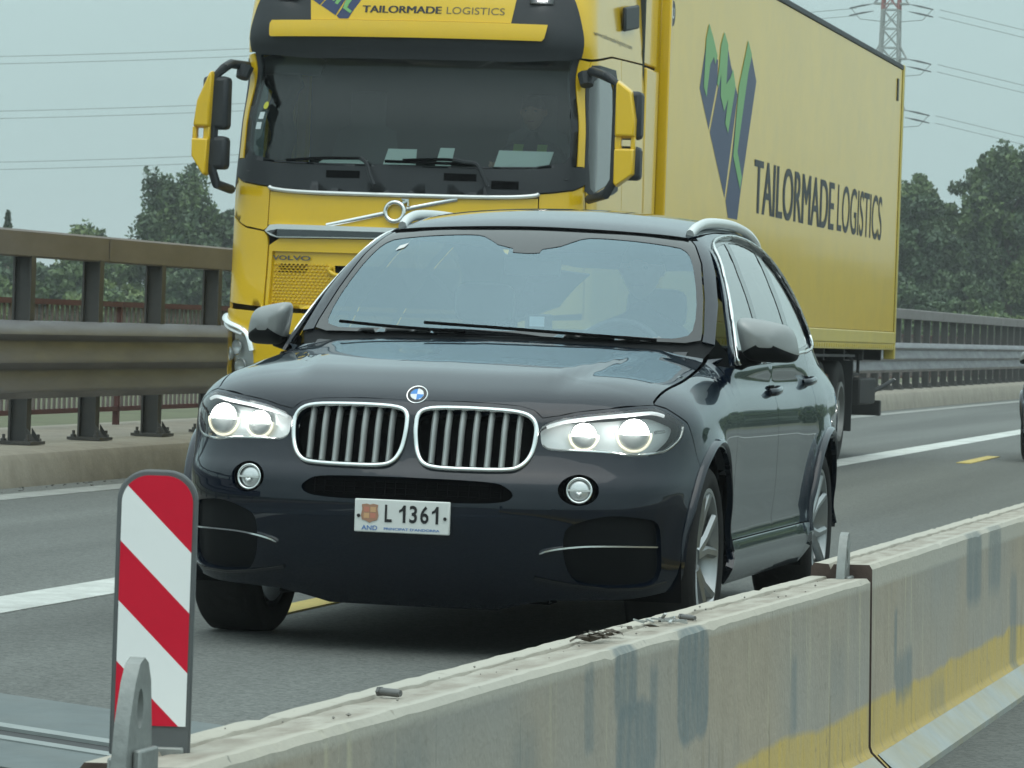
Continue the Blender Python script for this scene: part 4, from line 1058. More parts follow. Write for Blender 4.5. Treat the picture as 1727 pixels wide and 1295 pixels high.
# doors, sill, rear quarter
belt = [(1.965, 1.062), (2.40, 1.070), (2.86, 1.080), (3.30, 1.094), (3.62, 1.108)]
fd = [(door_f - .02, .40), (door_f, .80), (door_f + .02, 1.0), (1.90, 1.068)] + belt[:3] + [(2.875, .95), (2.885, .6), (2.885, .40)]
both('front_door', patch(SUV, [fd], .05, 0, .02, gap=.0022), m_navy, suv)
arch_r_front = arc(3.82, ARCH, 10, 62, 12)
rd = [(2.885, .40), (2.885, .6), (2.875, .95), (2.86, 1.080), (3.30, 1.094), (3.62, 1.108), (3.92, 1.12), (3.93, 1.0), (3.90, .90)] + [(a, b_) for a, b_ in arch_r_front[::-1]] + [(3.78, .40)]
both('rear_door', patch(SUV, [rd], .05, 0, .02, gap=.0022), m_navy, suv)
arch_r_rest = arc(3.82, ARCH, 62, 172, 22)
rq = [(3.90, .90), (3.93, 1.0), (3.92, 1.12), (4.5, 1.138), (4.80, 1.16), (5.05, 1.15), (5.12, .9), (5.14, .6), (5.12, .36), (4.70, .34)] + arch_r_rest[::-1]
both('rear_wing', patch(SUV, [rq], .05, 0, .02, gap=.002), m_navy, suv)
sill = [(door_f - .02, .397), (2.885, .397), (3.78, .397), (3.775, .30), (3.70, .235), (1.78, .235), (1.725, .30)]
both('sill', patch(SUV, [sill], .05, .006, .03), m_navy, suv)
# lips of the wheel openings and the dark wells behind them
for sg in (1, -1):
    for yc in (.89, 3.82):
        A = np.radians(np.linspace(2, 178, 40)); Q = np.array([(.965, yc - (ARCH + .022) * math.cos(a), .345 + (ARCH + .022) * math.sin(a)) for a in A])
        P = SUV.at(SUV.unroll(Q)); P[:, 0] += -.004; P[:, 0] *= sg
        b = MB(); b.tube(P, [.016 + .008 * min(1, k / 6) if k < 18 else .024 - .016 * min(1, (k - 18) / 12) for k in range(40)], 10, flat=.55); b.build('wheel_arch_lip', m_navy, suv, smooth=60)
        w = MB(); w.lathe([(.58, .44), (.93, .435)], 'x', 26, (0, yc, .345), -math.pi * .10, math.pi * 1.10); w.lathe([(.58, .44), (.585, .01)], 'x', 26, (0, yc, .345), -math.pi * .10, math.pi * 1.10)
        w.v = [(a * sg, b_, c_) for a, b_, c_ in w.v]; w.build('wheel_well', m_void, suv)
# glasshouse
WS = Facet(suv_g, (0, .55, -.835), (0, 1.36 - 1.1, 1.13 + .95), (1, 0, 0), (0, .835, .55), 2.2, 160)
def ws(P): return [tuple(map(float, q)) for q in WS.unroll(np.array(P, float))]
edge_w = [(0, 1.40, 1.155), (.25, 1.42, 1.152), (.50, 1.475, 1.145), (.72, 1.56, 1.14), (.775, 1.60, 1.155), (.772, 1.64, 1.19), (.740, 1.83, 1.31), (.690, 2.04, 1.44), (.640, 2.16, 1.53), (.618, 2.185, 1.562), (.50, 2.155, 1.578), (.25, 2.11, 1.590), (0, 2.10, 1.595)]
R2 = ws(edge_w); wsl = R2 + [(-a, b_) for a, b_ in R2[::-1]][1:-1]
clear = [(0, 1.43, 1.172), (.30, 1.46, 1.168), (.60, 1.53, 1.162), (.70, 1.575, 1.172), (.735, 1.63, 1.205), (.722, 1.78, 1.30), (.680, 1.95, 1.41), (.640, 2.05, 1.495), (.605, 2.085, 1.528), (.55, 2.09, 1.54), (.28, 2.06, 1.555), (.20, 2.035, 1.55), (.13, 1.97, 1.515), (.06, 1.945, 1.492), (.055, 1.92, 1.474), (0, 1.915, 1.470)]
C2 = curve(ws(clear), 2, False); cl = C2 + [(-a, b_) for a, b_ in C2[::-1]][1:-1]
skin('windscreen_surround', patch(WS, [wsl, cl], .03, 0, .006), m_gloss_black, suv)
wsg = skin('windscreen', patch(WS, [inset(cl, -.002)], .05, -.002, 0), m_screen_glass, suv)
b = MB(); q = WS.at(ws([(-.560, 1.985, 1.498), (-.525, 2.0, 1.505), (-.515, 2.03, 1.525), (-.55, 2.015, 1.518)])); b.add(q + SUV.normal(q) * .001, [(0, 1, 2, 3)]); b.build('screen_sticker', mat('pale sticker', (.62, .63, .62), .5), wsg, smooth=0)
pill_o = [(.83, 1.615, 1.125), (.800, 1.83, 1.29), (.752, 2.02, 1.42), (.700, 2.17, 1.52), (.655, 2.235, 1.572)]
pil = ws([(.782, 1.60, 1.145), (.779, 1.64, 1.19), (.747, 1.83, 1.31), (.697, 2.04, 1.44), (.647, 2.16, 1.53), (.624, 2.19, 1.565)]) + ws(pill_o[::-1])
both('windscreen_pillar', patch(WS, [pil], .02, .0, .008), m_navy, suv)
# cowl and wipers
cw = [(a, b_ + .004) for a, b_ in rear_e[::-1]] + [(.80, 1.51), (.83, 1.60), (.79, 1.605), (.72, 1.565), (.50, 1.48), (.25, 1.425), (0, 1.405)]
cwl = cw + [(-a, b_) for a, b_ in cw[::-1]][1:-1]
skin('cowl', patch(HOOD, [cwl], .03, -.012, 0), m_dull_black, suv)
for pts in ([(.62, 1.49, 1.158), (.30, 1.425, 1.172), (-.02, 1.425, 1.186), (-.30, 1.46, 1.196)], [(-.12, 1.405, 1.165), (-.42, 1.44, 1.176), (-.66, 1.53, 1.190)]):
    b = MB(); b.tube(curve(pts, 5, False), .0062, 6); b.build('wiper', m_void, suv)
# roof
ROOF = Facet(suv_g, (0, 0, -1), (0, 0, 2.0), (1, 0, 0), (0, 1, 0), 1.2, 120)
rf = [(0, 2.115), (.25, 2.125), (.50, 2.17), (.60, 2.20), (.625, 2.30), (.635, 2.6), (.632, 3.2), (.61, 3.8), (.57, 4.35), (.30, 4.42), (0, 4.44)]
skin('roof', patch(ROOF, [rf + [(-a, b_) for a, b_ in rf[::-1]][1:-1]], .06, 0, .015), m_navy, suv)
rf3 = ROOF.at([(.628, 2.25), (.638, 2.42), (.640, 2.6), (.640, 2.9), (.636, 3.2), (.626, 3.5), (.612, 3.8), (.595, 4.1), (.572, 4.35)])
roof_edge = sz(rf3)
dlo = [(2.095, 1.1), (2.150, 1.165), (2.360, 1.325), (2.600, 1.482), (2.690, 1.538), (2.820, 1.568), (3.100, 1.592), (3.450, 1.602), (3.800, 1.585), (4.100, 1.545), (4.400, 1.455), (4.620, 1.33), (4.760, 1.2), (4.500, 1.15), (3.620, 1.118), (2.860, 1.092), (2.360, 1.08), (2.120, 1.075)]
frame_o = [(1.985, 1.070), (2.30, 1.068), (2.86, 1.080), (3.62, 1.106), (4.5, 1.138), (4.80, 1.16), (5.02, 1.16), (4.96, 1.30), (4.86, 1.45)] + roof_edge[::-1] + sz([(.665, 2.225, 1.565), (.710, 2.17, 1.512), (.760, 2.02, 1.412), (.806, 1.83, 1.282), (.836, 1.62, 1.118)])
both('side_frame', patch(SUV, [frame_o, dlo], .04, 0, .012), m_navy, suv)
wf = [(2.145, 1.098), (2.190, 1.16), (2.390, 1.318), (2.620, 1.468), (2.700, 1.52), (2.820, 1.548), (3.000, 1.566), (3.100, 1.572), (2.975, 1.45), (2.855, 1.27), (2.805, 1.108)]
wr = [(2.905, 1.110), (2.955, 1.27), (3.08, 1.45), (3.21, 1.578), (3.45, 1.582), (3.70, 1.568), (3.82, 1.554), (3.70, 1.41), (3.62, 1.25), (3.58, 1.134)]
wq = [(3.70, 1.140), (3.76, 1.27), (3.86, 1.42), (3.96, 1.540), (4.13, 1.505), (4.33, 1.425), (4.53, 1.31), (4.66, 1.21), (4.48, 1.168)]
both('window_frame', patch(SUV, [inset(dlo, -.002), wf, wr, wq], .04, -.010, 0), m_gloss_black, suv)
for w in (wf, wr, wq): both('side_window', patch(SUV, [inset(w, -.002)], .06, -.012, 0), m_side_glass, suv)
for sg in (1, -1):
    P = SUV.at(resample(curve(dlo, 3), .03)); P = P + SUV.normal(P) * .005; P[:, 0] *= sg
    b = MB(); b.tube(P, .0072, 6, closed=True); b.build('window_chrome', m_chrome, suv, smooth=60)
b = MB(); q = WS.at(ws([(-.61, 2.19, 1.566), (-.50, 2.158, 1.580), (-.25, 2.113, 1.592), (0, 2.103, 1.597), (.25, 2.113, 1.592), (.50, 2.158, 1.580), (.61, 2.19, 1.566)])); b.tube(curve(q + np.array([0, -.002, .002]), 4, False), .006, 6); b.build('roof_seal', m_void, suv)
# roof rails
for sg in (1, -1):
    q = ROOF.at([(.600, 2.26), (.606, 2.36), (.612, 2.55), (.615, 2.9), (.612, 3.3), (.60, 3.7), (.582, 4.05), (.57, 4.25)]); q[:, 2] += np.array([.002, .016, .024, .026, .024, .020, .012, -.004]); q[:, 0] *= sg
    b = MB(); b.tube(curve(q, 5, False), .022, 8, flat=.8); b.build('roof_rail', m_satin, suv, smooth=60)
# tail
TAIL = Facet(suv_g, (0, -1, 0), (0, 5.3, 0), (1, 0, 0), (0, 0, 1), 2.0, 160)
tl = [(.60, .30), (.86, .36), (.88, .70), (.86, 1.10), (.80, 1.16), (.70, 1.40), (.57, 1.575), (.3, 1.60), (0, 1.605)]
tlo = tl + [(-a, b_) for a, b_ in tl[::-1]][1:] if False else tl + [(-a, b_) for a, b_ in tl[::-1]][1:]
rw = [(-.62, 1.14), (.62, 1.14), (.60, 1.30), (.50, 1.50), (-.50, 1.50), (-.60, 1.30)]
skin('tailgate', patch(TAIL, [tlo, rw], .06, 0, .015), m_navy, suv)
skin('rear_window', patch(TAIL, [rw], .08, -.004, 0), m_side_glass, suv)
both('tail_lamp', patch(TAIL, [[(.50, .92), (.84, .90), (.85, 1.02), (.52, 1.04)]], .05, .008, .01), mat('red lamp glass', (.25, .01, .01), .15, coat=.5), suv)
# mirrors
for sg in (1, -1):
    cap = MB(); base = MB(); cx_, cz_, cy_ = 1.012, 1.168, 1.735
    A = np.linspace(0, 2 * math.pi, 33)[:-1]
    def ring(t, z_lo, z_hi):   # t runs back from the nose of the housing
        grow = (1 - (1 - t) ** 3.2) ** .5; out = []
        for a in A:
            ca, sa = math.cos(a), math.sin(a); e = .42
            x = .100 * grow * math.copysign(abs(ca) ** e, ca); z = .082 * grow * math.copysign(abs(sa) ** (e + .12), sa)
            z -= .020 * (x / .113) * (1 if z > 0 else 0); x -= .018 * (z / .09)
            out.append((x, z))
        return out
    rows = []
    for t in np.linspace(.03, 1, 9): rows.append([((cx_ + x) * sg, cy_ - .085 + .15 * t + .080 * x / .100, cz_ + z) for x, z in ring(t, 0, 0)])
    b = MB(); b.grid(rows, True); n = len(A); b.f += [tuple(range(n)), tuple(range(len(b.v) - n, len(b.v)))[::-1]]; b.mi += [0, 0]
    for i, fc in enumerate(b.f[:-2]):
        if np.mean([math.sin(A[k % n]) for k in fc]) < -.30: b.mi[i] = 1
    b.mi[-1] = 2
    mo = b.build('wing_mirror', [m_mirror_cap, m_dull_black, m_chrome], suv, smooth=55)
    f = MB(); f.tube([(.885 * sg, 1.74, 1.085), (.93 * sg, 1.745, 1.098), (.985 * sg, 1.75, 1.11)], [.045, .034, .03], 10, flat=.6); f.build('mirror_foot', m_dull_black, mo)
# door handles
for sg in (1, -1):
    for y_, z_ in ((2.44, .965), (3.42, 1.0)):
        p = SUV.at(SUV.unroll(np.array([(.96, y_ - .11, z_ - .004), (.96, y_ - .06, z_), (.96, y_ + .06, z_ + .008), (.96, y_ + .10, z_ + .008)]))); p[:, 0] += np.array([.004, .03, .03, .004]); p[:, 0] *= sg
        b = MB(); b.tube(curve(p, 4, False), .016, 8, flat=.7); b.build('door_handle', m_navy, suv, smooth=60)
        q = SUV.at(SUV.unroll(np.array([(.96, y_ - .02, z_ + .003)])))[0]; b = MB(); b.obox((q[0] * sg, q[1], q[2]), (.006, .13, .045), Matrix.Identity(3)); b.build('handle_recess', m_void, suv, bevel=.002)
# wheels
def wheel_meshes(R, W, rr, n_sp=5):
    t = MB(); h = W / 2
    t.lathe([(h * .80, rr - .006), (h * .92, rr + .008), (h, rr + (R - rr) * .45), (h * .93, R - .022), (h * .80, R - .004), (h * .3, R), (-h * .3, R), (-h * .80, R - .004), (-h * .93, R - .022), (-h, rr + (R - rr) * .45), (-h * .92, rr + .008), (-h * .8, rr - .006)], 'x', 56)
    ty = t.mesh('tyre', m_tyre, 50)
    g = MB()   # tread grooves read as blocks
    r = MB(); r.lathe([(h * .84, rr - .004), (h * .90, rr + .004), (h * .90, rr - .010), (h * .72, rr - .022), (h * .35, rr - .034), (-h * .8, rr - .03)], 'x', 56)
    for k in range(n_sp):
        a0 = 2 * math.pi * k / n_sp
        for da in (-.17, .17):
            a = a0 + da; a1 = a0 + da * 1.75
            p = [(h * .52, .05 * math.cos(a0 + da * .6), .05 * math.sin(a0 + da * .6)), (h * .66, rr * .55 * math.cos(a), rr * .55 * math.sin(a)), (h * .80, (rr - .012) * math.cos(a1), (rr - .012) * math.sin(a1))]
            r.tube(p, [.026, .020, .020], 6, flat=.8)
    r.lathe([(h * .30, .075), (h * .58, .062), (h * .62, .03), (h * .62, 0)], 'x', 24)
    rm = r.mesh('rim', m_rim, 40)
    d = MB(); d.lathe([(-.005, .06), (-.005, .185), (-.03, .185), (-.03, .06)], 'x', 40); d.box(-.06, .012, .10, .20, -.075, .075)
    return ty, rm, d.mesh('brake_disc', m_disc, 40)
hub_b = MB(); hub_b.lathe([(-.09, 0), (-.09, .055), (.0, .055), (.0, 0)], 'x', 18); hub_me = hub_b.mesh('wheel', m_disc, 40)
ty, rm, bd = wheel_meshes(WR, .27, .262)
for sg in (1, -1):
    for yc in (.89, 3.82):
        w = link('wheel', hub_me, suv, (.825 * sg, yc, WR), (0, 0, 0 if sg > 0 else math.pi)); w.rotation_euler = (.35 if yc < 1 else .9, 0, 0 if sg > 0 else math.pi)
        for n_, me in (('tyre', ty), ('rim', rm), ('brake_disc', bd)): link(n_, me, w)
# underside, engine bay, cabin
b = MB(); b.box(-.80, .80, 1.35, 3.35, .24, .30); b.box(-.56, .56, .30, 4.6, .24, .34); b.box(-.55, .55, .32, 1.33, .34, .80); b.box(-.56, .56, 3.4, 4.7, .3, .6); b.box(-.50, .50, .20, .34, .20, .60); b.build('underbody', m_void, suv, smooth=0)
b = MB(); b.grid([[(x, y, z) for x in np.linspace(-.74, .74, 9)] for y, z in ((1.36, 1.06), (1.50, 1.115), (1.75, 1.13), (2.0, 1.11), (2.12, 1.03), (2.12, .7))]); b.build('dashboard', m_dash, suv, smooth=60)
b = MB(); b.box(-.12, .14, 1.62, 1.90, 1.10, 1.165); b.build('instrument_hood', m_dash, suv, bevel=.03)
def seat_mesh(b, x, y, rear=False):
    w = .25 if not rear else .62
    b.grid([[(x + w * u, yy_, zz) for u in (-1, -.8, 0, .8, 1)] for yy_, zz in ((y - .30, .50), (y - .28, .60), (y, .585), (y + .20, .60))])
    b.grid([[(x + w * u * k, yy_ - .03 * (1 - abs(u)), zz) for u in (-1, -.85, 0, .85, 1)] for yy_, zz, k in ((y + .20, .58, .95), (y + .25, .80, 1), (y + .33, 1.05, .95), (y + .37, 1.18, .75), (y + .42, 1.19, .7), (y + .38, .60, .9))])
    if not rear:
        h = MB(); c = (x, y + .38, 1.29)
        b.grid([[(c[0] + .125 * math.copysign(abs(math.cos(a)) ** .5, math.cos(a)) * q, c[1] + .05 * t, c[2] + .085 * math.copysign(abs(math.sin(a)) ** .5, math.sin(a)) * q) for a in np.linspace(0, 2 * math.pi, 17)[:-1]] for t, q in ((-1, .0), (-1, .8), (-.6, 1), (.6, 1), (1, .8), (1, 0))], True)
        for dx in (-.05, .05): b.tube([(x + dx, y + .38, 1.15), (x + dx, y + .38, 1.25)], .007, 6)
for x, y, r_ in ((-.37, 2.45, False), (.37, 2.45, False), (0, 3.35, True)):
    b = MB(); seat_mesh(b, x, y, r_); b.build('rear_seat' if r_ else 'front_seat', m_seat, suv, smooth=60)
sw = Vector((.37, 1.99, 1.06)); sa = Vector((0, -.90, .42)).normalized(); u1 = Vector((1, 0, 0)); u2 = sa.cross(u1)
b = MB(); b.tube([sw + u1 * math.cos(a) * .185 + u2 * math.sin(a) * .185 for a in np.linspace(0, 2 * math.pi, 29)[:-1]], .015, 8, closed=True)
for a in (0, math.pi, -math.pi / 2): b.beam(sw, sw + (u1 * math.cos(a) + u2 * math.sin(a)) * .18, .04, .02)
b.lathe([(0, .06), (.03, .055), (.035, 0)], 'x', 16, sw); b.build('steering_wheel', m_dash, suv, smooth=50)
b = MB(); b.box(-.115, .115, 2.03, 2.06, 1.40, 1.47); b.tube([(0, 2.05, 1.46), (0, 2.04, 1.54)], .012, 6); b.build('interior_mirror', m_dash, suv, bevel=.012)
b = MB(); b.box(-.60, .60, 2.2, 4.2, 1.545, 1.56); b.build('roof_lining', m_headlin, suv, bevel=.01)
b = MB(); b.box(.045, .155, 1.72, 1.735, 1.175, 1.245); ph = b.build('phone', m_ink, None, bevel=.006); tag(ph, 'small phone standing in a holder on the dark car\'s dashboard', 'phone')
b = MB(); b.box(.065, .125, 1.716, 1.719, 1.195, 1.235); b.build('screen', mat('pale phone screen', (.55, .62, .64), .3), ph)
# --- shape of the lorry cab, x to its left, y to its rear, z up, front panel at y = 0
cab_nose = spl([.2,.8,1.2,1.6,2.0,2.15,2.5,3.0,3.1,3.3,3.6,3.9,4.0], [.06,-.02,-.03,0,.02,.03,.08,.16,.13,.16,.30,.62,.80])
cab_bow = spl([0,.4,.8,1.0,1.15,1.3], [0,.02,.085,.14,.205,.32])
cab_side = spl([.3,.9,1.6,2.1,2.6,3.0,3.4,3.8,4.0], [1.22,1.25,1.262,1.262,1.25,1.23,1.205,1.165,1.13])
def cab_g(P):
    x = np.abs(P[:, 0]); y = P[:, 1]; z = P[:, 2]
    gs = x - cab_side(z)
    gf = (cab_nose(z) + cab_bow(x) - y) * .9
    gr = y - 2.25
    gt = z - (3.93 - .06 * x * x)
    g = smax(gs, gf, .15); g = smax(g, gr, .05); return smax(smax(g, gt, .2), .25 - z, .05)
CAB = Body(cab_g, .8, .45, .44)
CAB_AT = np.array([-3.25, 12.77, 0.0])

m_yellow = mat('yellow lorry paint', (.76, .475, .005), .28, coat=.7, coat_rough=.05, vary=.03, vscale=2, dirt=.18, dirtcol=(.34, .25, .05))
m_yellow_sign = mat('yellow sign panel', (.70, .45, .012), .3, coat=.3)
m_yellow_t = mat('yellow trailer panel', (.78, .51, .02), .28, spec=.35, coat=.38, coat_rough=.06, vary=.04, vscale=.6, dirt=.2, dirtcol=(.36, .28, .08))
m_yellow_r = mat('pale yellow frame', (.56, .44, .09), .4, dirt=.35, dirtcol=(.33, .27, .11))
m_slate = mat('slate grey cab plastic', (.022, .026, .030), .5, vary=.08, vscale=30)
m_cab_glass = glass_mat('cab windscreen glass', (.62, .73, .71), .045, rough=.01, refl_col=(.95, 1, 1))
m_cab_side_glass = glass_mat('cab side glass', (.30, .36, .36), .10, rough=.01)
m_frame = mat('chassis black', (.018, .019, .020), .65, vary=.2, vscale=10, dirt=.5, dirtcol=(.06, .055, .05))
m_letter = mat('dark lettering', (.020, .022, .030), .45)
m_letter_thin = mat('grey lettering', (.13, .105, .05), .45)
m_logo_blue = mat('logo slate blue', (.030, .045, .115), .4)
m_logo_green = mat('logo green', (.17, .40, .13), .4)
m_paper = mat('white paper', (.74, .78, .76), .7)
m_cab_in = mat('cab interior grey', (.055, .064, .060), .9, vary=.15, vscale=2, spec=.1)
BLUE = [
    [(4.53, 3.5), (4.27, 3.08), (4.74, 2.79), (5.07, 3.18), (5.06, 3.35), (4.84, 3.39), (4.73, 3.31)],
    [(5.12, 3.15), (4.8, 2.77), (5.59, 2.29), (6.06, 3.14), (5.91, 3.22), (5.67, 3.36), (5.47, 3.51)],
    [(6.68, 3.51), (6.98, 3.31), (6.4, 2.42), (6.25, 2.14), (5.79, 2.14), (5.65, 2.27), (5.87, 2.62), (6.1, 3.19), (6.34, 3.46)]]
GREEN = [
    [(4.59, 3.6), (4.48, 3.47), (4.44, 3.1), (4.58, 3.03), (4.7, 3.29), (4.85, 3.36), (4.93, 3.31), (5.02, 3.38), (4.81, 3.5)],
    [(5.31, 3.59), (5.17, 3.48), (5.11, 3.28), (5.04, 3.17), (5.12, 3.14), (5.22, 3.25), (5.23, 3.08), (5.42, 2.97), (5.59, 3.08), (5.49, 2.88), (5.64, 2.81), (5.93, 3.2), (5.78, 3.33), (5.65, 3.25), (5.48, 3.19), (5.51, 3.5)],
    [(6.48, 3.61), (6.34, 3.46), (6.09, 3.21), (5.93, 2.64), (6.32, 2.39), (6.4, 2.49), (6.13, 2.69), (6.54, 3.36), (6.69, 3.51)]]
lorry = tag(empty('lorry', CAB_AT), 'yellow lorry tractor with dark windscreen behind the dark car', 'lorry')
def B2(name, loops, m, h=.05, lift=0.0, depth=.012, gap=.0, parent=None): return both(name, patch(CAB, loops, h, lift, depth, gap), m, parent or lorry)
def sym(L): return L + [(-a, b_) for a, b_ in L[::-1]]
def C1(name, half_loop, m, h=.05, lift=0.0, depth=.012, holes=(), parent=None):
    L = sym(half_loop); out = []
    for p in L:
        if not out or abs(out[-1][0] - p[0]) + abs(out[-1][1] - p[1]) > 1e-6: out.append(p)
    if abs(out[0][0] - out[-1][0]) + abs(out[0][1] - out[-1][1]) < 1e-6: out.pop()
    return skin(name, patch(CAB, [out] + list(holes), h, lift, depth), m, parent or lorry)
# visor, sign and bar above the windscreen
sign = [(.685, 3.235), (.76, 3.84)]
C1('visor', [(0, 2.985), (.7, 2.985), (1.30, 3.015), (1.375, 3.03), (1.365, 3.24), (1.37, 3.86), (0, 3.86)], m_slate, .05, .022, .07, [sym(sign)])
sg_ = C1('roof_sign', [(.69, 3.232), (.765, 3.845)], m_yellow_sign, .06, .03, .02)
bar = [(-1.13, 3.135), (-1.115, 3.125), (.98, 3.125), (1.01, 3.14), (1.055, 3.222), (-1.125, 3.222), (-1.14, 3.20)]
skin('visor_bar', patch(CAB, [bar], .04, .058, .06), m_yellow, lorry)
def front(u, w, lift=.032):
    p = CAB.at(np.stack([np.atleast_1d(u), np.atleast_1d(w)], 1)); p = p + CAB.normal(p) * lift; return p if np.ndim(u) else tuple(p[0])
lettering('sign_lettering', 'TAILORMADE', m_letter, front, -.325, .218, 3.283, 3.331, sg_, bold=.0035, nudge=(0, -.0004, 0))
lettering('sign_lettering', 'LOGISTICS', m_letter_thin, front, .255, .642, 3.283, 3.331, sg_)
b = MB()
for i, (ps, mi_) in enumerate(((BLUE, 0), (GREEN, 1))):
    b.cur = mi_
    for q in ps:
        q = np.array(q); pts = front(-.45 + (q[:, 0] - 6.05) * .142, 3.240 + (q[:, 1] - 2.14) * .142, .0325 + .0012 * mi_)
        b.add(pts, [tuple(range(len(pts)))])
b.build('sign_logo', [m_logo_blue, m_logo_green], sg_, smooth=0, fix=False)
for s in (1, -1):
    c = front(1.0 * s, 3.40, .03); b = MB(); b.obox(c, (.16, .04, .07), Matrix.Rotation(-.35 * s * -1, 3, 'Z')); mk = b.build('marker_lamp', mat('lamp surround', (.10, .11, .115), .4) if s > 0 else MATS['lamp surround'], lorry, bevel=.008)
    b = MB(); b.obox(front(1.0 * s, 3.388, .055), (.06, .012, .018), Matrix.Rotation(.35 * s, 3, 'Z')); b.build('lit_diode', m_led, mk)
# windscreen, black strip, wipers
wsc = [(0, 2.262), (.5, 2.266), (.95, 2.28), (1.20, 2.315), (1.235, 2.36), (1.285, 2.66), (1.335, 3.02), (0, 3.02)]
wsp = C1('windscreen', wsc, m_cab_glass, .07, -.002, 0)
C1('windscreen_seal', [(0, 2.24), (1.24, 2.28), (1.285, 2.30), (1.335, 2.65), (1.372, 3.02), (0, 3.03)], m_slate, .06, -.004, .03, [sym([(0, 2.262), (.5, 2.266), (.95, 2.28), (1.20, 2.315), (1.235, 2.36), (1.285, 2.66), (1.325, 3.0)])[1:-1] if False else [p for p in sym([(.5, 2.266), (.95, 2.28), (1.20, 2.315), (1.235, 2.36), (1.285, 2.66), (1.325, 3.0)])]])
C1('lower_screen_panel', [(0, 2.072), (.5, 2.075), (.93, 2.098), (1.10, 2.112), (1.25, 2.135), (1.345, 2.175), (1.35, 2.285), (1.24, 2.285), (.95, 2.262), (.5, 2.250), (0, 2.246)], m_slate, .05, .010, .03)
for s0, s1, z0, z1 in ((-.52, -.28, 2.165, 2.215), (.30, .52, 2.165, 2.215), (.62, .80, 2.12, 2.175)):
    skin('screen_panel_recess', patch(CAB, [[(s0, z0), (s1, z0), (s1, z1), (s0, z1)]], .05, .0125, .004), m_void, lorry)
def on_cab(L, lift): P = CAB.at(L); return P + CAB.normal(P) * lift
for pts, piv in (([(-.80, 2.272), (-.55, 2.288), (-.27, 2.292)], [(-.27, 2.292), (-.225, 2.26), (-.19, 2.17), (-.165, 2.12)]),
                 ([(-.10, 2.278), (.25, 2.275), (.50, 2.272)], [(.44, 2.285), (.52, 2.272), (.565, 2.20), (.60, 2.13)]),
                 ([(.02, 2.288), (.30, 2.30), (.42, 2.29)], [(.36, 2.30), (.44, 2.285)])):
    b = MB(); b.tube(on_cab(curve(pts, 4, False), .045), .010, 6); w = b.build('wiper', m_void, lorry)
    b = MB(); b.tube(on_cab(curve(piv, 4, False), .055), .014, 6); b.build('wiper_arm', m_slate, w)
b = MB(); b.tube(on_cab(curve([(-.985, 2.098), (-.92, 2.080), (-.6, 2.062), (0, 2.058), (.6, 2.062), (.92, 2.080), (.985, 2.098)], 5, False), .016), [.003] + [.0145] * 29 + [.003], 8, flat=.9); b.build('chrome_strip', m_satin, lorry, smooth=60)
# yellow front
C1('front_flap', [(0, 1.838), (.975, 1.838), (.975, 2.066), (.93, 2.064), (.6, 2.045), (0, 2.043)], m_yellow, .05, 0, .02)
B2('corner_panel', [[(.982, 1.82), (1.02, 1.80), (1.19, 1.825), (1.36, 1.90), (1.345, 2.165), (1.25, 2.128), (1.10, 2.106), (.982, 2.096)]], m_yellow, .04, 0, .02, .003)
B2('corner_panel', [[(.965, 1.275), (1.34, 1.305), (1.345, 1.6), (1.36, 1.893), (1.19, 1.818), (1.02, 1.795), (.975, 1.76), (.965, 1.70)]], m_yellow, .04, 0, .02, .003)
cbar = [(0, 1.762), (.86, 1.752), (.93, 1.766), (.985, 1.795), (.94, 1.836), (.86, 1.842), (0, 1.836)]
C1('chrome_bar', cbar, m_satin, .03, .03, .03)
C1('chrome_bar_face', [(0, 1.768), (.86, 1.758), (.965, 1.792), (.86, 1.808), (0, 1.805)], mat('dark chrome', (.10, .11, .115), .25, metal=.9), .04, .034, .005)
C1('grille_panel', [(0, 1.268), (.955, 1.278), (.955, 1.70), (.86, 1.748), (0, 1.756)], m_yellow, .05, -.004, .02, [sym([(.925, 1.30), (.925, 1.66)])])
C1('grille_surround', [(.93, 1.295), (.93, 1.665)], m_yellow, .06, -.030, 0, [sym([(.46, 1.30), (.42, 1.42), (.44, 1.575)])])
hexes = []; hx = MB(); hy_ = .0215; wx = .0300
rows_ = 0
for r in range(13):
    z = 1.315 + r * hy_
    if z > 1.585: break
    for k in range(-31, 32):
        s = k * wx + (wx / 2 if r % 2 else 0)
        if abs(s) > .905 or (abs(s) < .46 and True): continue
        o = [(s - .0135, z), (s - .006, z + .0085), (s + .006, z + .0085), (s + .0135, z), (s + .006, z - .0085), (s - .006, z - .0085)]
        hexes.append(o + [(s + (a - s) * .55, z + (b_ - z) * .5 + .001) for a, b_ in o])
HP = CAB.at([p for q in hexes for p in q]); HN = CAB.normal(HP)
HP = (HP + HN * np.tile(np.repeat([-.027, -.018], 6), len(hexes))[:, None]).reshape(-1, 12, 3)
for q in HP: hx.add(q, [(i, (i + 1) % 6, (i + 1) % 6 + 6, i + 6) for i in range(6)] + [(6, 7, 8, 9, 10, 11)])
tag(hx.build('grille_mesh', m_yellow, lorry, smooth=0), kind='stuff')
dk = MB()
for r in range(4):
    for k in range(7):
        s = -.85 + k * .032 + (.016 if r % 2 else 0); z = 1.525 + r * .0165
        P = on_cab([(s - .010, z), (s - .004, z + .004), (s + .008, z + .004), (s + .010, z), (s + .004, z - .004), (s - .008, z - .004)], -.016); dk.add(P, [(0, 1, 2, 3, 4, 5)])
dk.build('grille_holes', m_void, lorry, smooth=0, fix=False)
C1('grille_void', [(.47, 1.30), (.43, 1.42), (.45, 1.58)], m_void, .06, -.05, 0)
b = MB(); b.tube(on_cab(curve([(-.455, 1.565), (-.47, 1.535), (-.40, 1.505), (-.25, 1.50)], 4, False), -.012), .016, 8); b.build('grille_lip', m_yellow, lorry, smooth=60)
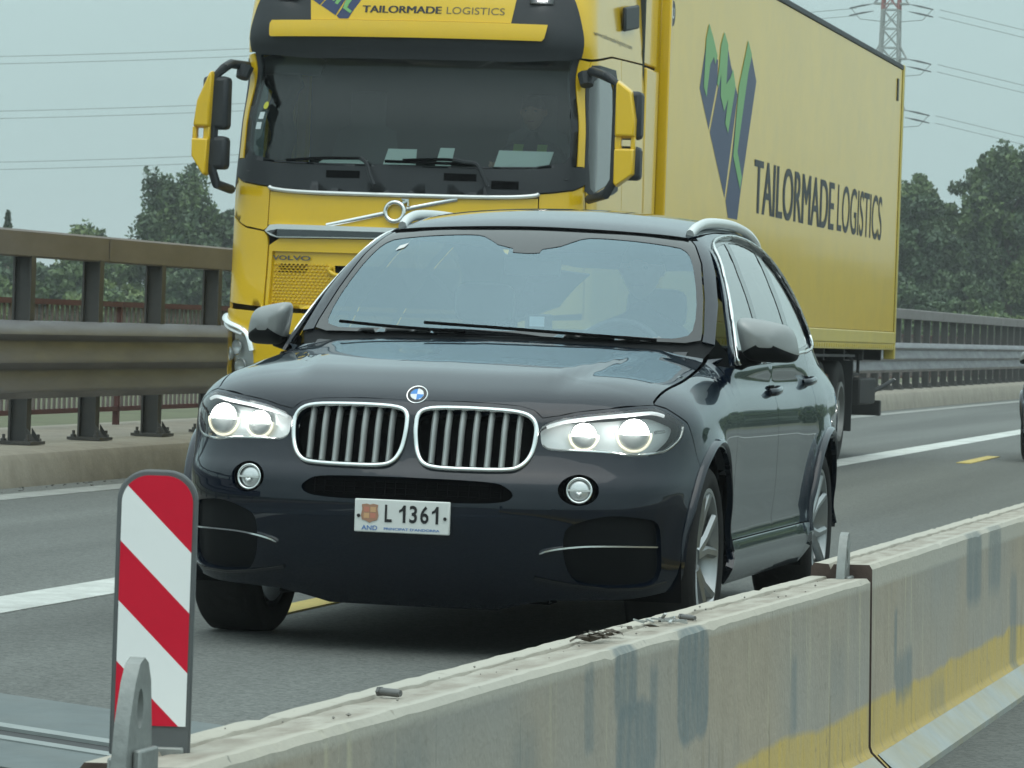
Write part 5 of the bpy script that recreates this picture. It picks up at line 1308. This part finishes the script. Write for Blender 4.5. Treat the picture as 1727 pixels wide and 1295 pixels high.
lettering('front_badge', 'VOLVO', mat('dark chrome letter', (.12, .12, .11), .35, metal=.6), lambda u, w: front(u, w, -.018), -.925, -.615, 1.602, 1.634, lorry, bold=.03)
b = MB(); b.tube(on_cab([(-.50, 1.842), (-.30, 1.886), (-.10, 1.932)], .012), .013, 6, flat=.5); b.tube(on_cab([(.06, 1.968), (.24, 2.008), (.40, 2.043)], .012), .013, 6, flat=.5)
b.build('badge_bar', m_chrome, lorry, smooth=50)
c0 = np.array((-.02, 1.945)); A = np.linspace(0, 2 * math.pi, 33)[:-1]
b = MB(); b.tube(on_cab([(c0[0] + .064 * math.cos(a), c0[1] + .064 * math.sin(a)) for a in A], .022), .017, 8, closed=True)
b.tube(on_cab([(c0[0] + .045, c0[1] + .055), (c0[0] + .088, c0[1] + .082)], .022), .012, 6); b.tube(on_cab([(c0[0] + .045, c0[1] + .084), (c0[0] + .09, c0[1] + .084), (c0[0] + .09, c0[1] + .04)], .022), .009, 6)
b.build('ring_badge', m_chrome, lorry, smooth=50)
# bumper and headlamps
lampo = [(1.02, .80), (1.34, .80), (1.42, .92), (1.43, 1.10), (1.30, 1.125), (1.12, 1.085), (1.05, 1.04), (1.03, .94)]
bumper_half = [(0, .32), (1.1, .32), (1.42, .38), (1.62, .40), (1.62, 1.20), (1.42, 1.262), (1.30, 1.262), (.965, 1.245), (0, 1.238)]
C1('bumper', bumper_half, m_yellow, .05, .012, .03, [lampo, mir(lampo)])
C1('lower_grille', [(0, .45), (.80, .45), (.86, .80), (.80, .95), (0, .95)], m_void, .07, .018, .006)
for s in (1, -1):
    f = (lambda q: q) if s > 0 else mir
    hl = skin('headlamp', patch(CAB, [f(lampo)], .04, -.04, 0), m_lamp_in, lorry)
    skin('lamp_cover', patch(CAB, [f(lampo)], .04, .010, 0), m_lamp_glass, hl)
    for (u, w, r) in ((1.20, 1.0, .055), (1.16, .87, .055), (1.33, .95, .05)):
        p = CAB.at([(u * s, w)]); n = Vector(CAB.normal(p)[0]); c = Vector(p[0]) - n * .02; ax = n.cross(Vector((0, 0, 1))).normalized(); uy = ax.cross(n)
        b = MB(); b.grid([[c + ax * math.cos(a) * r * q + uy * math.sin(a) * r * q + n * t for a in A] for q, t in ((1, .012), (.9, .02), (.8, .0), (.4, -.015), (.01, -.02))], True); b.build('lamp_reflector', m_reflector, hl, smooth=50)
    b = MB(); p = on_cab([(a * s, b_) for a, b_ in curve([(1.62, 1.215), (1.45, 1.215), (1.28, 1.172), (1.14, 1.135), (1.07, 1.085), (1.03, .98)], 4, False)], .022); b.tube(p, .017, 8, flat=1.7); b.build('lamp_trim', m_chrome, lorry, smooth=60)
    b = MB(); p = on_cab([(a * s, b_) for a, b_ in curve([(1.60, 1.180), (1.44, 1.180), (1.28, 1.135), (1.12, 1.09)], 4, False)], .018); b.tube(p, .014, 8, flat=1.4); b.build('lamp_under_trim', m_lamp_in, lorry, smooth=60)
# sides of the cab
win = [(1.40, 2.15), (1.46, 2.115), (2.12, 2.22), (2.16, 2.86), (2.10, 2.905), (1.60, 2.915), (1.475, 2.86), (1.425, 2.66), (1.385, 2.34)]
B2('pillar', [[(1.288, 2.292), (1.345, 2.292), (1.392, 2.64), (1.445, 2.92), (1.478, 3.005), (1.378, 3.015), (1.338, 2.64)]], m_yellow, .03, .004, .012)
B2('upper_side', [[(1.372, 3.022), (1.49, 3.022), (2.08, 3.085), (3.27, 3.115), (3.27, 3.86), (1.375, 3.86)]], m_yellow, .07, 0, .02, .004)
door_ = [(1.35, 1.0), (2.40, 1.0), (2.40, 3.088), (2.08, 3.078), (1.49, 3.012), (1.452, 2.94), (1.400, 2.64), (1.352, 2.29), (1.352, 2.17), (1.365, 1.9)]
B2('door', [door_, win], m_yellow, .06, 0, .02, .003)
B2('rear_side', [[(2.405, 1.0), (3.27, 1.0), (3.27, 3.108), (2.405, 3.088)]], m_yellow, .08, 0, .02, .003)
B2('side_window', [win], m_cab_side_glass, .08, -.008, 0)
B2('window_black', [[(1.345, 2.13), (1.352, 2.29), (1.400, 2.64), (1.452, 2.93), (1.50, 2.985), (1.62, 2.995), (2.20, 3.0), (2.26, 2.9), (2.25, 2.17), (2.1, 2.14), (1.47, 2.07)], inset(win, .002)], m_slate, .06, .003, .004)
B2('step_panel', [[(1.63, .42), (2.35, .42), (2.35, .99), (1.63, .99)]], m_slate, .08, -.004, .02)
ROOFC = Facet(cab_g, (0, 0, -1), (0, 0, 5), (1, 0, 0), (0, 1, 0), 2.5, 160)
skin('cab_roof', patch(ROOFC, [[(-1.08, .66), (1.08, .66), (1.08, 2.2), (-1.08, 2.2)]], .12, -.004, 0), m_yellow, lorry)
b = MB(); b.box(-1.225, 1.225, 2.19, 2.24, .9, 3.85); b.build('cab_back', m_cab_in, lorry, smooth=0)
# web address along the upper side, small lamp on the deflector
side = lambda u, w: front(u, w, .002)
lettering('web_lettering', 'www.tailormade-logistics.com', m_letter_thin, side, 1.50, 2.82, 3.19, 3.225, lorry, bold=.0, cap=(0, .72))
for s in (1, -1):
    b = MB(); b.box(*sorted((1.195 * s, 1.235 * s)), 2.30, 2.78, .95, 3.10); o = b.build('side_deflector', m_yellow, lorry, bevel=.012)
    b = MB(); b.box(*sorted((1.17 * s, 1.21 * s)), 2.30, 2.80, 3.125, 3.86); b.build('side_deflector', m_yellow, lorry, bevel=.012)
    b = MB(); b.box(*sorted((1.10 * s, 1.195 * s)), 2.785, 2.81, .95, 3.84); b.build('deflector_edge', m_slate, lorry)
    # exhaust side air horn and high steps
    b = MB(); b.box(*sorted((.80 * s, 1.16 * s)), 2.4, 2.8, .45, .95); b.build('side_tank', m_frame, lorry, bevel=.03)
b = MB(); b.obox((1.235, 1.62, 3.40), (.03, .5, .17), Matrix.Rotation(.12, 3, 'X')); b.build('side_air_intake', m_slate, lorry, bevel=.02)
# mirrors: yellow covers over dark housings, held by arms top and bottom
for s in (1, -1):
    root_ = MB()
    def wedge(b, pts, y0, y1, k=.86):
        c = np.mean(pts, 0); q = [(c[0] + (u - c[0]) * k, c[1] + (w - c[1]) * k) for u, w in pts]; n = len(pts)
        b.add([(u * s, y0, w) for u, w in q] + [(u * s, y0 + .05, w) for u, w in pts] + [(u * s, y1, w) for u, w in pts], [tuple(range(n)), tuple(range(3 * n - 1, 2 * n - 1, -1))] + [(j * n + i, j * n + (i + 1) % n, (j + 1) * n + (i + 1) % n, (j + 1) * n + i) for j in (0, 1) for i in range(n)])
    ym = -.10
    cov = [(1.480, 2.165), (1.50, 2.150), (1.615, 2.235), (1.618, 2.60), (1.585, 2.79), (1.490, 2.862), (1.478, 2.84)]
    if s < 0: cov = [(1.325, 2.16), (1.345, 2.15), (1.432, 2.285), (1.435, 2.42), (1.405, 2.66), (1.315, 2.868), (1.300, 2.84)]
    b = MB(); slot_ = [(.0, 0)]
    zc1, zc0 = 2.475, 2.410
    wedge(b, clip(cov, 0, -1, -zc1), ym, ym + .10, .92); mo = b.build('wing_mirror', m_yellow, lorry, bevel=.010, smooth=50)
    b = MB(); wedge(b, clip(cov, 0, 1, zc0), ym, ym + .10, .92)
    ux = sorted(u for u, w in clip(clip(cov, 0, 1, zc1), 0, -1, -zc0))
    for u0, u1 in ((ux[0], ux[0] + .045), (ux[-1] - .03, ux[-1])): b.box(*sorted((u0 * s, u1 * s)), ym + .03, ym + .09, zc0 - .01, zc1 + .01)
    b.build('mirror_cover', m_yellow, mo, bevel=.008, smooth=50)
    x0, x1 = (1.455, 1.645) if s > 0 else (1.205, 1.385)
    b = MB(); b.box(*sorted((x0 * s, x1 * s)), ym + .06, ym + .20, 2.47, 2.79 if s > 0 else 2.83); b.build('mirror_housing', m_slate, mo, bevel=.03)
    b = MB(); b.box(*sorted((x0 * s, x1 * s)), ym + .06, ym + .20, 2.20, 2.425); b.build('mirror_housing', m_slate, mo, bevel=.03)
    b = MB(); b.box(*sorted(((x0 + .02) * s, (x1 - .02) * s)), ym + .201, ym + .206, 2.50, 2.76); b.box(*sorted(((x0 + .02) * s, (x1 - .02) * s)), ym + .201, ym + .206, 2.22, 2.40); b.build('mirror_glass', m_chrome, mo)
    b = MB(); b.tube([(1.20 * s, .42, 2.93), (1.26 * s, .20, 2.93), ((1.40 if s > 0 else 1.24) * s, ym + .08, 2.885), ((1.48 if s > 0 else 1.30) * s, ym + .09, 2.83), ((1.475 if s > 0 else 1.305) * s, ym + .09, 2.20), ((1.42 if s > 0 else 1.27) * s, ym + .09, 2.10), (1.25 * s, .28, 2.075)], .032, 8); b.build('mirror_arm', m_slate, mo, smooth=50)
    b = MB(); b.tube([(1.19 * s, .33, 2.92), (1.205 * s, .30, 2.84)], [.06, .045], 10); b.build('mirror_base', m_slate, mo)
# cab interior
b = MB(); b.grid([[(x, y - .04 * abs(x), z) for x in np.linspace(-1.12, 1.12, 9)] for y, z in ((.24, 2.20), (.38, 2.255), (.62, 2.26), (.80, 2.15), (.82, 1.6))]); b.build('dashboard', m_dash, lorry, smooth=60)
b = MB(); b.box(-1.18, 1.18, .3, 2.2, 1.18, 1.25); b.box(-1.1, 1.1, 2.1, 2.19, 1.3, 3.8); b.box(-1.15, 1.15, .55, 2.1, 3.5, 3.55); b.build('cab_lining', m_cab_in, lorry, smooth=0)
for x in (-.62, .62):
    b = MB()
    b.grid([[(x + .26 * u, y, z) for u in (-1, -.8, 0, .8, 1)] for y, z in ((.98, 1.78), (1.0, 1.86), (1.4, 1.85))]); b.grid([[(x + .26 * u * k, y - .03 * (1 - abs(u)), z) for u in (-1, -.8, 0, .8, 1)] for y, z, k in ((1.38, 1.85, 1), (1.46, 2.3, 1), (1.52, 2.56, .8), (1.52, 2.60, .5), (1.54, 2.82, .5), (1.58, 2.84, .4))]); b.build('seat', m_seat, lorry, smooth=60)
sw = Vector((.62, .78, 2.22)); sa = Vector((0, -.5, .86)).normalized(); u1 = Vector((1, 0, 0)); u2 = sa.cross(u1)
b = MB(); b.tube([sw + u1 * math.cos(a) * .22 + u2 * math.sin(a) * .22 for a in A], .016, 8, closed=True); b.beam(sw - u1 * .21, sw + u1 * .21, .05, .02); b.build('steering_wheel', m_dash, lorry, smooth=50)
# dark curtain bunched at the passenger side, its shape broken by folds
b = MB(); zz = np.linspace(2.30, 3.0, 16)
b.grid([[(-1.0 + .045 * math.cos(a) * (3.2 if z > 2.78 else 2.1) + .02 * math.sin(z * 21), .62 + .07 * math.sin(a) + .012 * math.sin(a * 5 + z * 4), z) for a in A] for z in zz], True); b.build('curtain', mat('dark curtain cloth', (.012, .013, .015), .9), lorry, smooth=60)
b = MB(); b.tube([(-1.12, .55, 2.94), (-.86, .52, 2.985), (-.70, .55, 2.93)], [.06, .10, .06], 10); b.build('sun_visor', m_seat, lorry, smooth=60)
b = MB(); b.box(-1.05, -1.0, .95, 1.02, 2.26, 2.9); b.build('belt_pillar', mat('ochre trim', (.22, .16, .03), .6), lorry)
for k, (pts, lb) in enumerate((
    ([(-.20, .33), (.03, .33), (.02, .40), (-.18, .40)], 'white paper sheet standing behind the windscreen in the middle of the lorry dashboard'),
    ([(.16, .35), (.27, .35), (.28, .42), (.18, .42)], 'small white card on the lorry dashboard right of the middle sheet'),
    ([(.56, .38), (.92, .44), (.95, .50), (.58, .46)], 'large white paper lying behind the wiper at the driver side of the lorry dashboard'),
    ([(-.66, .31), (-.30, .30), (-.31, .34), (-.62, .35)], 'flat white paper under the left wiper of the lorry'))):
    zt = (.125, .14, .135, .04)[k]; z0 = 2.262
    b = MB(); n = len(pts); b.add([(x, y, z0 + (zt if i > 1 else .006)) for i, (x, y) in enumerate(pts)] + [(x, y + .004, z0 + (zt if i > 1 else .004) - .003) for i, (x, y) in enumerate(pts)], [(0, 1, 2, 3), (7, 6, 5, 4), (0, 4, 5, 1), (1, 5, 6, 2), (2, 6, 7, 3), (3, 7, 4, 0)])
    o = b.build('paper_sheet', m_paper, None, smooth=0); o.location = CAB_AT; tag(o, lb, 'paper', 'papers on the lorry dashboard')
for s0, z0, m_, r in ((-1.175, 2.655, mat('yellow sticker', (.55, .55, .06), .5), .026), (-1.19, 2.585, mat('white sticker', (.60, .68, .70), .5), .024), (-1.195, 2.515, MATS['white sticker'], .024)):
    pts = [(s0 + r * math.cos(a), z0 + r * math.sin(a)) for a in A] if 'yellow' in m_.name else [(s0 - r, z0 - r), (s0 + r, z0 - r), (s0 + r, z0 + r), (s0 - r, z0 + r)]
    b = MB(); b.add(on_cab(pts, .0005), [tuple(range(len(pts)))]); b.build('screen_sticker', m_, wsp, smooth=0, fix=False)
# wheels and chassis
lt, lr, ld = wheel_meshes(.50, .30, .285, 5)
ltr = MB(); ltr.lathe([(.11, .28), (.16, .292), (.165, .25), (.10, .235), (.04, .20), (.05, .12), (.14, .11), (.15, .0)], 'x', 40)
for k in range(10): ltr.lathe([(.05, .02), (.085, .02), (.09, .0)], 'x', 6, (0, .165 * math.cos(k * .628), .165 * math.sin(k * .628)))
lrm = ltr.mesh('rim', mat('grey steel rim', (.20, .205, .20), .5, metal=.5, dirt=.5, dirtcol=(.08, .07, .06)), 40)
def axle(parent, y, xs):
    for s in (1, -1):
        for x in xs:
            w = link('wheel', hub_me, parent, (x * s, y, .50), (random.random() * 3, 0, 0 if s > 0 else math.pi)); link('tyre', lt, w); link('rim', lrm, w)
axle(lorry, 1.40, (1.06,)); axle(lorry, 5.05, (1.08, .74))
b = MB()
for s in (1, -1): b.box(*sorted((.36 * s, .44 * s)), .5, 6.1, .70, .98)
b.box(-.9, .9, 1.32, 1.48, .42, .58); b.box(-.9, .9, 4.97, 5.13, .42, .58); b.box(-.7, .7, 4.4, 5.6, 1.0, 1.08); b.box(-1.0, 1.0, .4, 2.2, .95, 1.18)
b.build('chassis', m_frame, lorry, smooth=0)

# ------------------------------------------------------------------ semi-trailer
trl = tag(empty('semi_trailer', CAB_AT), 'long yellow box trailer with dark lettering and blue green logo coupled behind the lorry', 'trailer')
X, Y0, Y1, ZB, ZT = 1.275, 2.92, 16.74, 1.115, 4.12
for s in (1, -1):
    b = MB(); b.box(*sorted(((X - .05) * s, X * s)), Y0 + .06, Y1 - .13, ZB + .19, ZT - .055); b.build('side_wall', m_yellow_t, trl, bevel=.004)
    b = MB(); b.box(*sorted(((X - .07) * s, (X + .010) * s)), Y0, Y1, ZT - .052, ZT); b.build('top_rail', m_slate, trl, bevel=.008)
    b = MB(); b.box(*sorted(((X - .07) * s, (X + .012) * s)), Y0, Y1 - .005, ZB + .062, ZB + .186); b.build('bottom_rail', m_yellow_r, trl, bevel=.01)
    b = MB(); b.box(*sorted(((X - .07) * s, (X + .006) * s)), Y0, Y1 - .005, ZB, ZB + .060)
    for y in np.arange(Y0 + .2, Y1 - .1, .16): b.box(*sorted(((X - .02) * s, (X + .018) * s)), y, y + .07, ZB + .015, ZB + .05)
    b.build('lashing_rail', m_yellow_r, trl)
    b = MB(); b.box(*sorted(((X - .10) * s, (X + .014) * s)), Y1 - .11, Y1, ZB - .10, ZT + .005); b.build('rear_post', m_yellow_r, trl, bevel=.012)
    b = MB(); b.box(*sorted(((X - .06) * s, (X + .002) * s)), Y1 - .128, Y1 - .112, ZB + .19, ZT - .055); b.build('door_seal', m_void, trl)
    b = MB(); b.box(*sorted(((X - .07) * s, (X + .010) * s)), Y0, Y0 + .055, ZB, ZT); b.build('front_post', m_yellow, trl, bevel=.012)
    b = MB(); b.box(*sorted((X * s, (X + .01) * s)), Y1 - .55, Y1 - .45, 3.72, 3.95); b.build('side_marker', m_slate, trl)
b = MB(); b.box(-X + .06, X - .06, Y0 + .01, Y0 + .05, ZB, ZT - .06); b.build('front_wall', m_yellow, trl, smooth=0)
b = MB(); b.box(-X + .11, X - .11, Y1 - .05, Y1 - .01, ZB, ZT - .06); b.build('rear_door', m_yellow_t, trl, smooth=0)
b = MB(); b.box(-X + .02, X - .02, Y0 + .02, Y1 - .02, ZT - .03, ZT - .004); b.build('trailer_roof', m_yellow_r, trl, smooth=0)
b = MB(); b.box(-X + .06, X - .06, Y0 + .05, Y1 - .05, ZB + .005, ZB + .1); b.build('trailer_floor', m_frame, trl, smooth=0)
tside = lambda u, w: (X + .0015, u, w)
lettering('trailer_lettering', 'TAILORMADE', m_letter, tside, 7.06, 11.80, 2.222, 2.676, trl, bold=.026, nudge=(.0004, 0, 0))
lettering('trailer_lettering', 'LOGISTICS', m_letter, tside, 12.06, 15.32, 2.228, 2.676, trl, bold=.008, nudge=(.0004, 0, 0))
b = MB()
for mi_, ps in ((0, BLUE), (1, GREEN)):
    b.cur = mi_
    for q in ps: b.add([(X + .0015 + .0025 * mi_, y, z) for y, z in q], [tuple(range(len(q)))])
b.build('trailer_logo', [m_logo_blue, m_logo_green], trl, smooth=0, fix=False)
b = MB(); b.lathe([(0, .095), (.004, .095), (.004, 0)], 'x', 24, (X, 3.02, 3.55)); rb = b.build('round_badge', m_letter, trl, smooth=0)
lettering('badge_letter', 'U', m_paper, lambda u, w: (X + .006, u, w), 2.985, 3.055, 3.51, 3.59, rb, bold=.03)
axle(trl, 10.60, (1.05,)); axle(trl, 11.91, (1.05,)); axle(trl, 13.22, (1.05,))
b = MB()
for s in (1, -1): b.box(*sorted((.50 * s, .62 * s)), 4.2, 16.6, .86, 1.11)
for y in (10.6, 11.91, 13.22): b.box(-.9, .9, y - .07, y + .07, .43, .57)
for y in np.arange(5, 16.5, 1.4): b.box(-1.2, 1.2, y, y + .08, 1.0, 1.11)
b.build('trailer_chassis', m_frame, trl, smooth=0)
for s in (1, -1):
    b = MB(); b.box(*sorted((.86 * s, 1.24 * s)), 13.80, 13.815, .30, 1.0); b.build('mudflap', m_rubber, trl)
    b = MB(); b.box(*sorted((.84 * s, 1.25 * s)), 9.95, 13.86, 1.035, 1.06); b.build('mudguard', m_frame, trl)
    b = MB()
    for z in (.50, .78): b.box(*sorted((1.20 * s, 1.24 * s)), 6.2, 9.8, z, z + .14)
    for y in (6.4, 8.0, 9.6): b.box(*sorted((1.12 * s, 1.20 * s)), y, y + .08, .5, 1.1)
    b.build('side_guard', m_satin, trl)
    b = MB(); b.box(*sorted((.85 * s, .97 * s)), 5.35, 5.47, .25, 1.0); b.box(*sorted((.80 * s, 1.02 * s)), 5.3, 5.52, .22, .26); b.build('landing_leg', m_frame, trl)
    b = MB(); b.box(*sorted((.66 * s, 1.22 * s)), 14.55, 15.75, .55, .82); b.box(*sorted((.9 * s, 1.0 * s)), 14.8, 14.9, .82, 1.1); b.build('pallet_box', m_frame, trl, bevel=.02)
    b = MB(); b.tube([(1.16 * s, 15.75, .66), (1.24 * s, 16.3, .74), (1.30 * s, 16.62, .80)], .022, 8); ma = b.build('marker_arm', m_rubber, trl)
    b = MB(); b.lathe([(-.02, 0), (-.02, .017), (.01, .017), (.02, 0)], 'y', 14, (1.30 * s, 16.62, .80)); b.build('marker_light', mat('lit marker', (.8, .8, .8), .4, emit=(1, 1, 1), estr=3) if s > 0 else MATS['lit marker'], ma)
    b = MB(); b.tube([(1.1 * s, 14.2, 1.08), (1.17 * s, 14.25, 1.0), (1.17 * s, 14.25, .86), (1.17 * s, 14.7, .86), (1.17 * s, 14.7, 1.06)], .018, 6); b.build('hose_bracket', m_rubber, trl)
b = MB(); b.box(-1.2, 1.2, 16.3, 16.42, .42, .58); b.box(-.6, -.5, 16.2, 16.35, .5, 1.0); b.box(.5, .6, 16.2, 16.35, .5, 1.0); b.build('underrun_bar', m_frame, trl, bevel=.01)
# ------------------------------------------------------------------ people at the wheel
m_skin = mat('skin', (.34, .20, .14), .5)
m_cloth = mat('dark jacket', (.022, .024, .03), .85)
m_hair = mat('dark hair', (.015, .012, .01), .7)
m_hivis = mat('lime safety vest', (.22, .36, .05), .7)
def person(loc, label, cloth, wheel, vest=False):
    """A seated driver, hands on the wheel; the body is one skinned surface."""
    root = tag(empty('person', loc), label, 'person')
    wx, wy, wz = wheel   # wheel centre, relative to the hips
    J = [(0, 0, 0, .135), (0, .03, .16, .125), (0, .06, .34, .135), (0, .07, .46, .115), (0, .055, .54, .055), (0, .045, .60, .052),
         (.17, .06, .45, .072), (.27, -.06, .24, .050), (wx + .13, wy + .10, wz + .04, .036), (wx + .13, wy + .03, wz + .06, .034),
         (-.17, .06, .45, .072), (-.27, -.06, .24, .050), (wx - .13, wy + .10, wz + .04, .036), (wx - .13, wy + .03, wz + .06, .034),
         (.10, -.02, -.02, .098), (.14, -.40, .05, .078), (.14, -.55, -.32, .055), (.14, -.68, -.36, .045),
         (-.10, -.02, -.02, .098), (-.14, -.40, .05, .078), (-.14, -.55, -.32, .055), (-.14, -.68, -.36, .045)]
    E = [(0, 1), (1, 2), (2, 3), (3, 4), (4, 5), (3, 6), (6, 7), (7, 8), (8, 9), (3, 10), (10, 11), (11, 12), (12, 13), (0, 14), (14, 15), (15, 16), (16, 17), (0, 18), (18, 19), (19, 20), (20, 21)]
    me = bpy.data.meshes.new('body'); me.from_pydata([j[:3] for j in J], E, []);
    me.materials.append(cloth); o = link('body', me, root); o.modifiers.new('skin', 'SKIN')
    for i, j in enumerate(J): me.skin_vertices[0].data[i].radius = (j[3], j[3] * (.85 if i in (1, 2, 3) else 1))
    me.skin_vertices[0].data[0].use_root = True
    sb_ = o.modifiers.new('smooth', 'SUBSURF'); sb_.levels = 2; sb_.render_levels = 2
    # head: egg with brow, nose, mouth and ears
    b = MB(); hc = Vector((0, .03, .72)); rows = []
    for t in np.linspace(0, math.pi, 15):
        row = []
        for a in np.linspace(0, 2 * math.pi, 25)[:-1]:
            w = math.sin(t) * (.078 if t < 1.9 else .078 - .022 * (t - 1.9)); x = w * math.cos(a); y = w * 1.22 * math.sin(a); z = .118 * math.cos(t)
            f = max(0, -math.sin(a)) ** 6
            if f > .3 and 1.35 < t < 1.95: y -= .020 * f * math.sin((t - 1.35) / .6 * math.pi) * (1 if abs(math.cos(a)) < .3 else 0)
            row.append(hc + Vector((x, y, z)))
        rows.append(row)
    b.grid(rows, True)
    for s in (1, -1): b.tube([hc + Vector((.078 * s, .01, -.02)), hc + Vector((.086 * s, .018, .0)), hc + Vector((.080 * s, .02, .03))], [.008, .014, .010], 8)
    hd = b.build('head', m_skin, root, smooth=60)
    e = MB()
    for s in (1, -1): e.tube([hc + Vector((.030 * s - .011, -.083, .012)), hc + Vector((.030 * s, -.088, .013)), hc + Vector((.030 * s + .011, -.083, .012))], .006, 6)
    e.build('eyes', m_ink, hd); e = MB(); e.tube([hc + Vector((-.024, -.076, -.058)), hc + Vector((0, -.081, -.060)), hc + Vector((.024, -.076, -.058))], .005, 6); e.build('mouth', mat('lips', (.22, .08, .07), .5) if 'lips' not in MATS else MATS['lips'], hd)
    b = MB(); b.grid([[hc + Vector((.083 * math.sin(t) * math.cos(a), .006 + .104 * math.sin(t) * math.sin(a) * (.93 if math.sin(a) < 0 else 1), .020 + .108 * math.cos(t))) for a in np.linspace(0, 2 * math.pi, 25)[:-1]] for t in np.linspace(0, 1.5, 8)], True); b.build('hair', m_hair, root, smooth=60)
    for s in (1, -1):   # hands closed on the rim, four fingers and a thumb
        h = MB(); c = Vector((wx + .145 * s, wy + .015, wz + .07))
        h.tube([c + Vector((0, .05, -.02)), c + Vector((0, .015, .0)), c + Vector((0, -.01, .012))], [.030, .040, .032], 10, flat=.6)
        for k in range(4):
            d = Vector((s * (.012 + .004 * k), 0, .030 - .019 * k)); L = (.9, 1.0, .95, .78)[k]
            h.tube([c + d, c + d + Vector((s * .012, -.030 * L, .006)), c + d + Vector((s * .004, -.046 * L, -.010)), c + d + Vector((-s * .012, -.036 * L, -.026))], [.0095, .009, .0082, .007], 7)
        h.tube([c + Vector((-s * .016, .01, .018)), c + Vector((-s * .030, -.012, .030)), c + Vector((-s * .026, -.034, .026))], [.012, .010, .008], 7)
        h.build('hand', m_skin, root, smooth=60)
    if vest:
        v = MB()
        for x in (-.085, .085): v.grid([[(x + dx, y, z) for dx in (-.035, .035)] for y, z in ((-.085, .02), (-.10, .2), (-.085, .38), (-.02, .50), (.10, .50))])
        v.build('safety_vest', m_hivis, root, smooth=60)
    return root
person((.37, 2.42, .72), 'driver in dark clothes at the steering wheel of the dark car', m_cloth, (0, -.43, .34))
person(tuple(CAB_AT + np.array((.62, 1.30, 1.98))), 'lorry driver in lime safety vest behind the wide dark windscreen', m_cloth, (0, -.52, .24), True)

# ------------------------------------------------------------------ the dark car that follows, cut by the right edge of the picture
follow = copy_tree(suv)
follow.location = (.335, 28.6, 0); follow.scale = (.95, .95, .93)
follow.name = 'estate_car'
tag(follow, 'dark car following far behind, cut off by the right edge', 'car')
for ch in list(follow.children):
    if ch.name.split('.')[0] in ('number_plate',):
        for g in list(ch.children): bpy.data.objects.remove(g)
        bpy.data.objects.remove(ch)
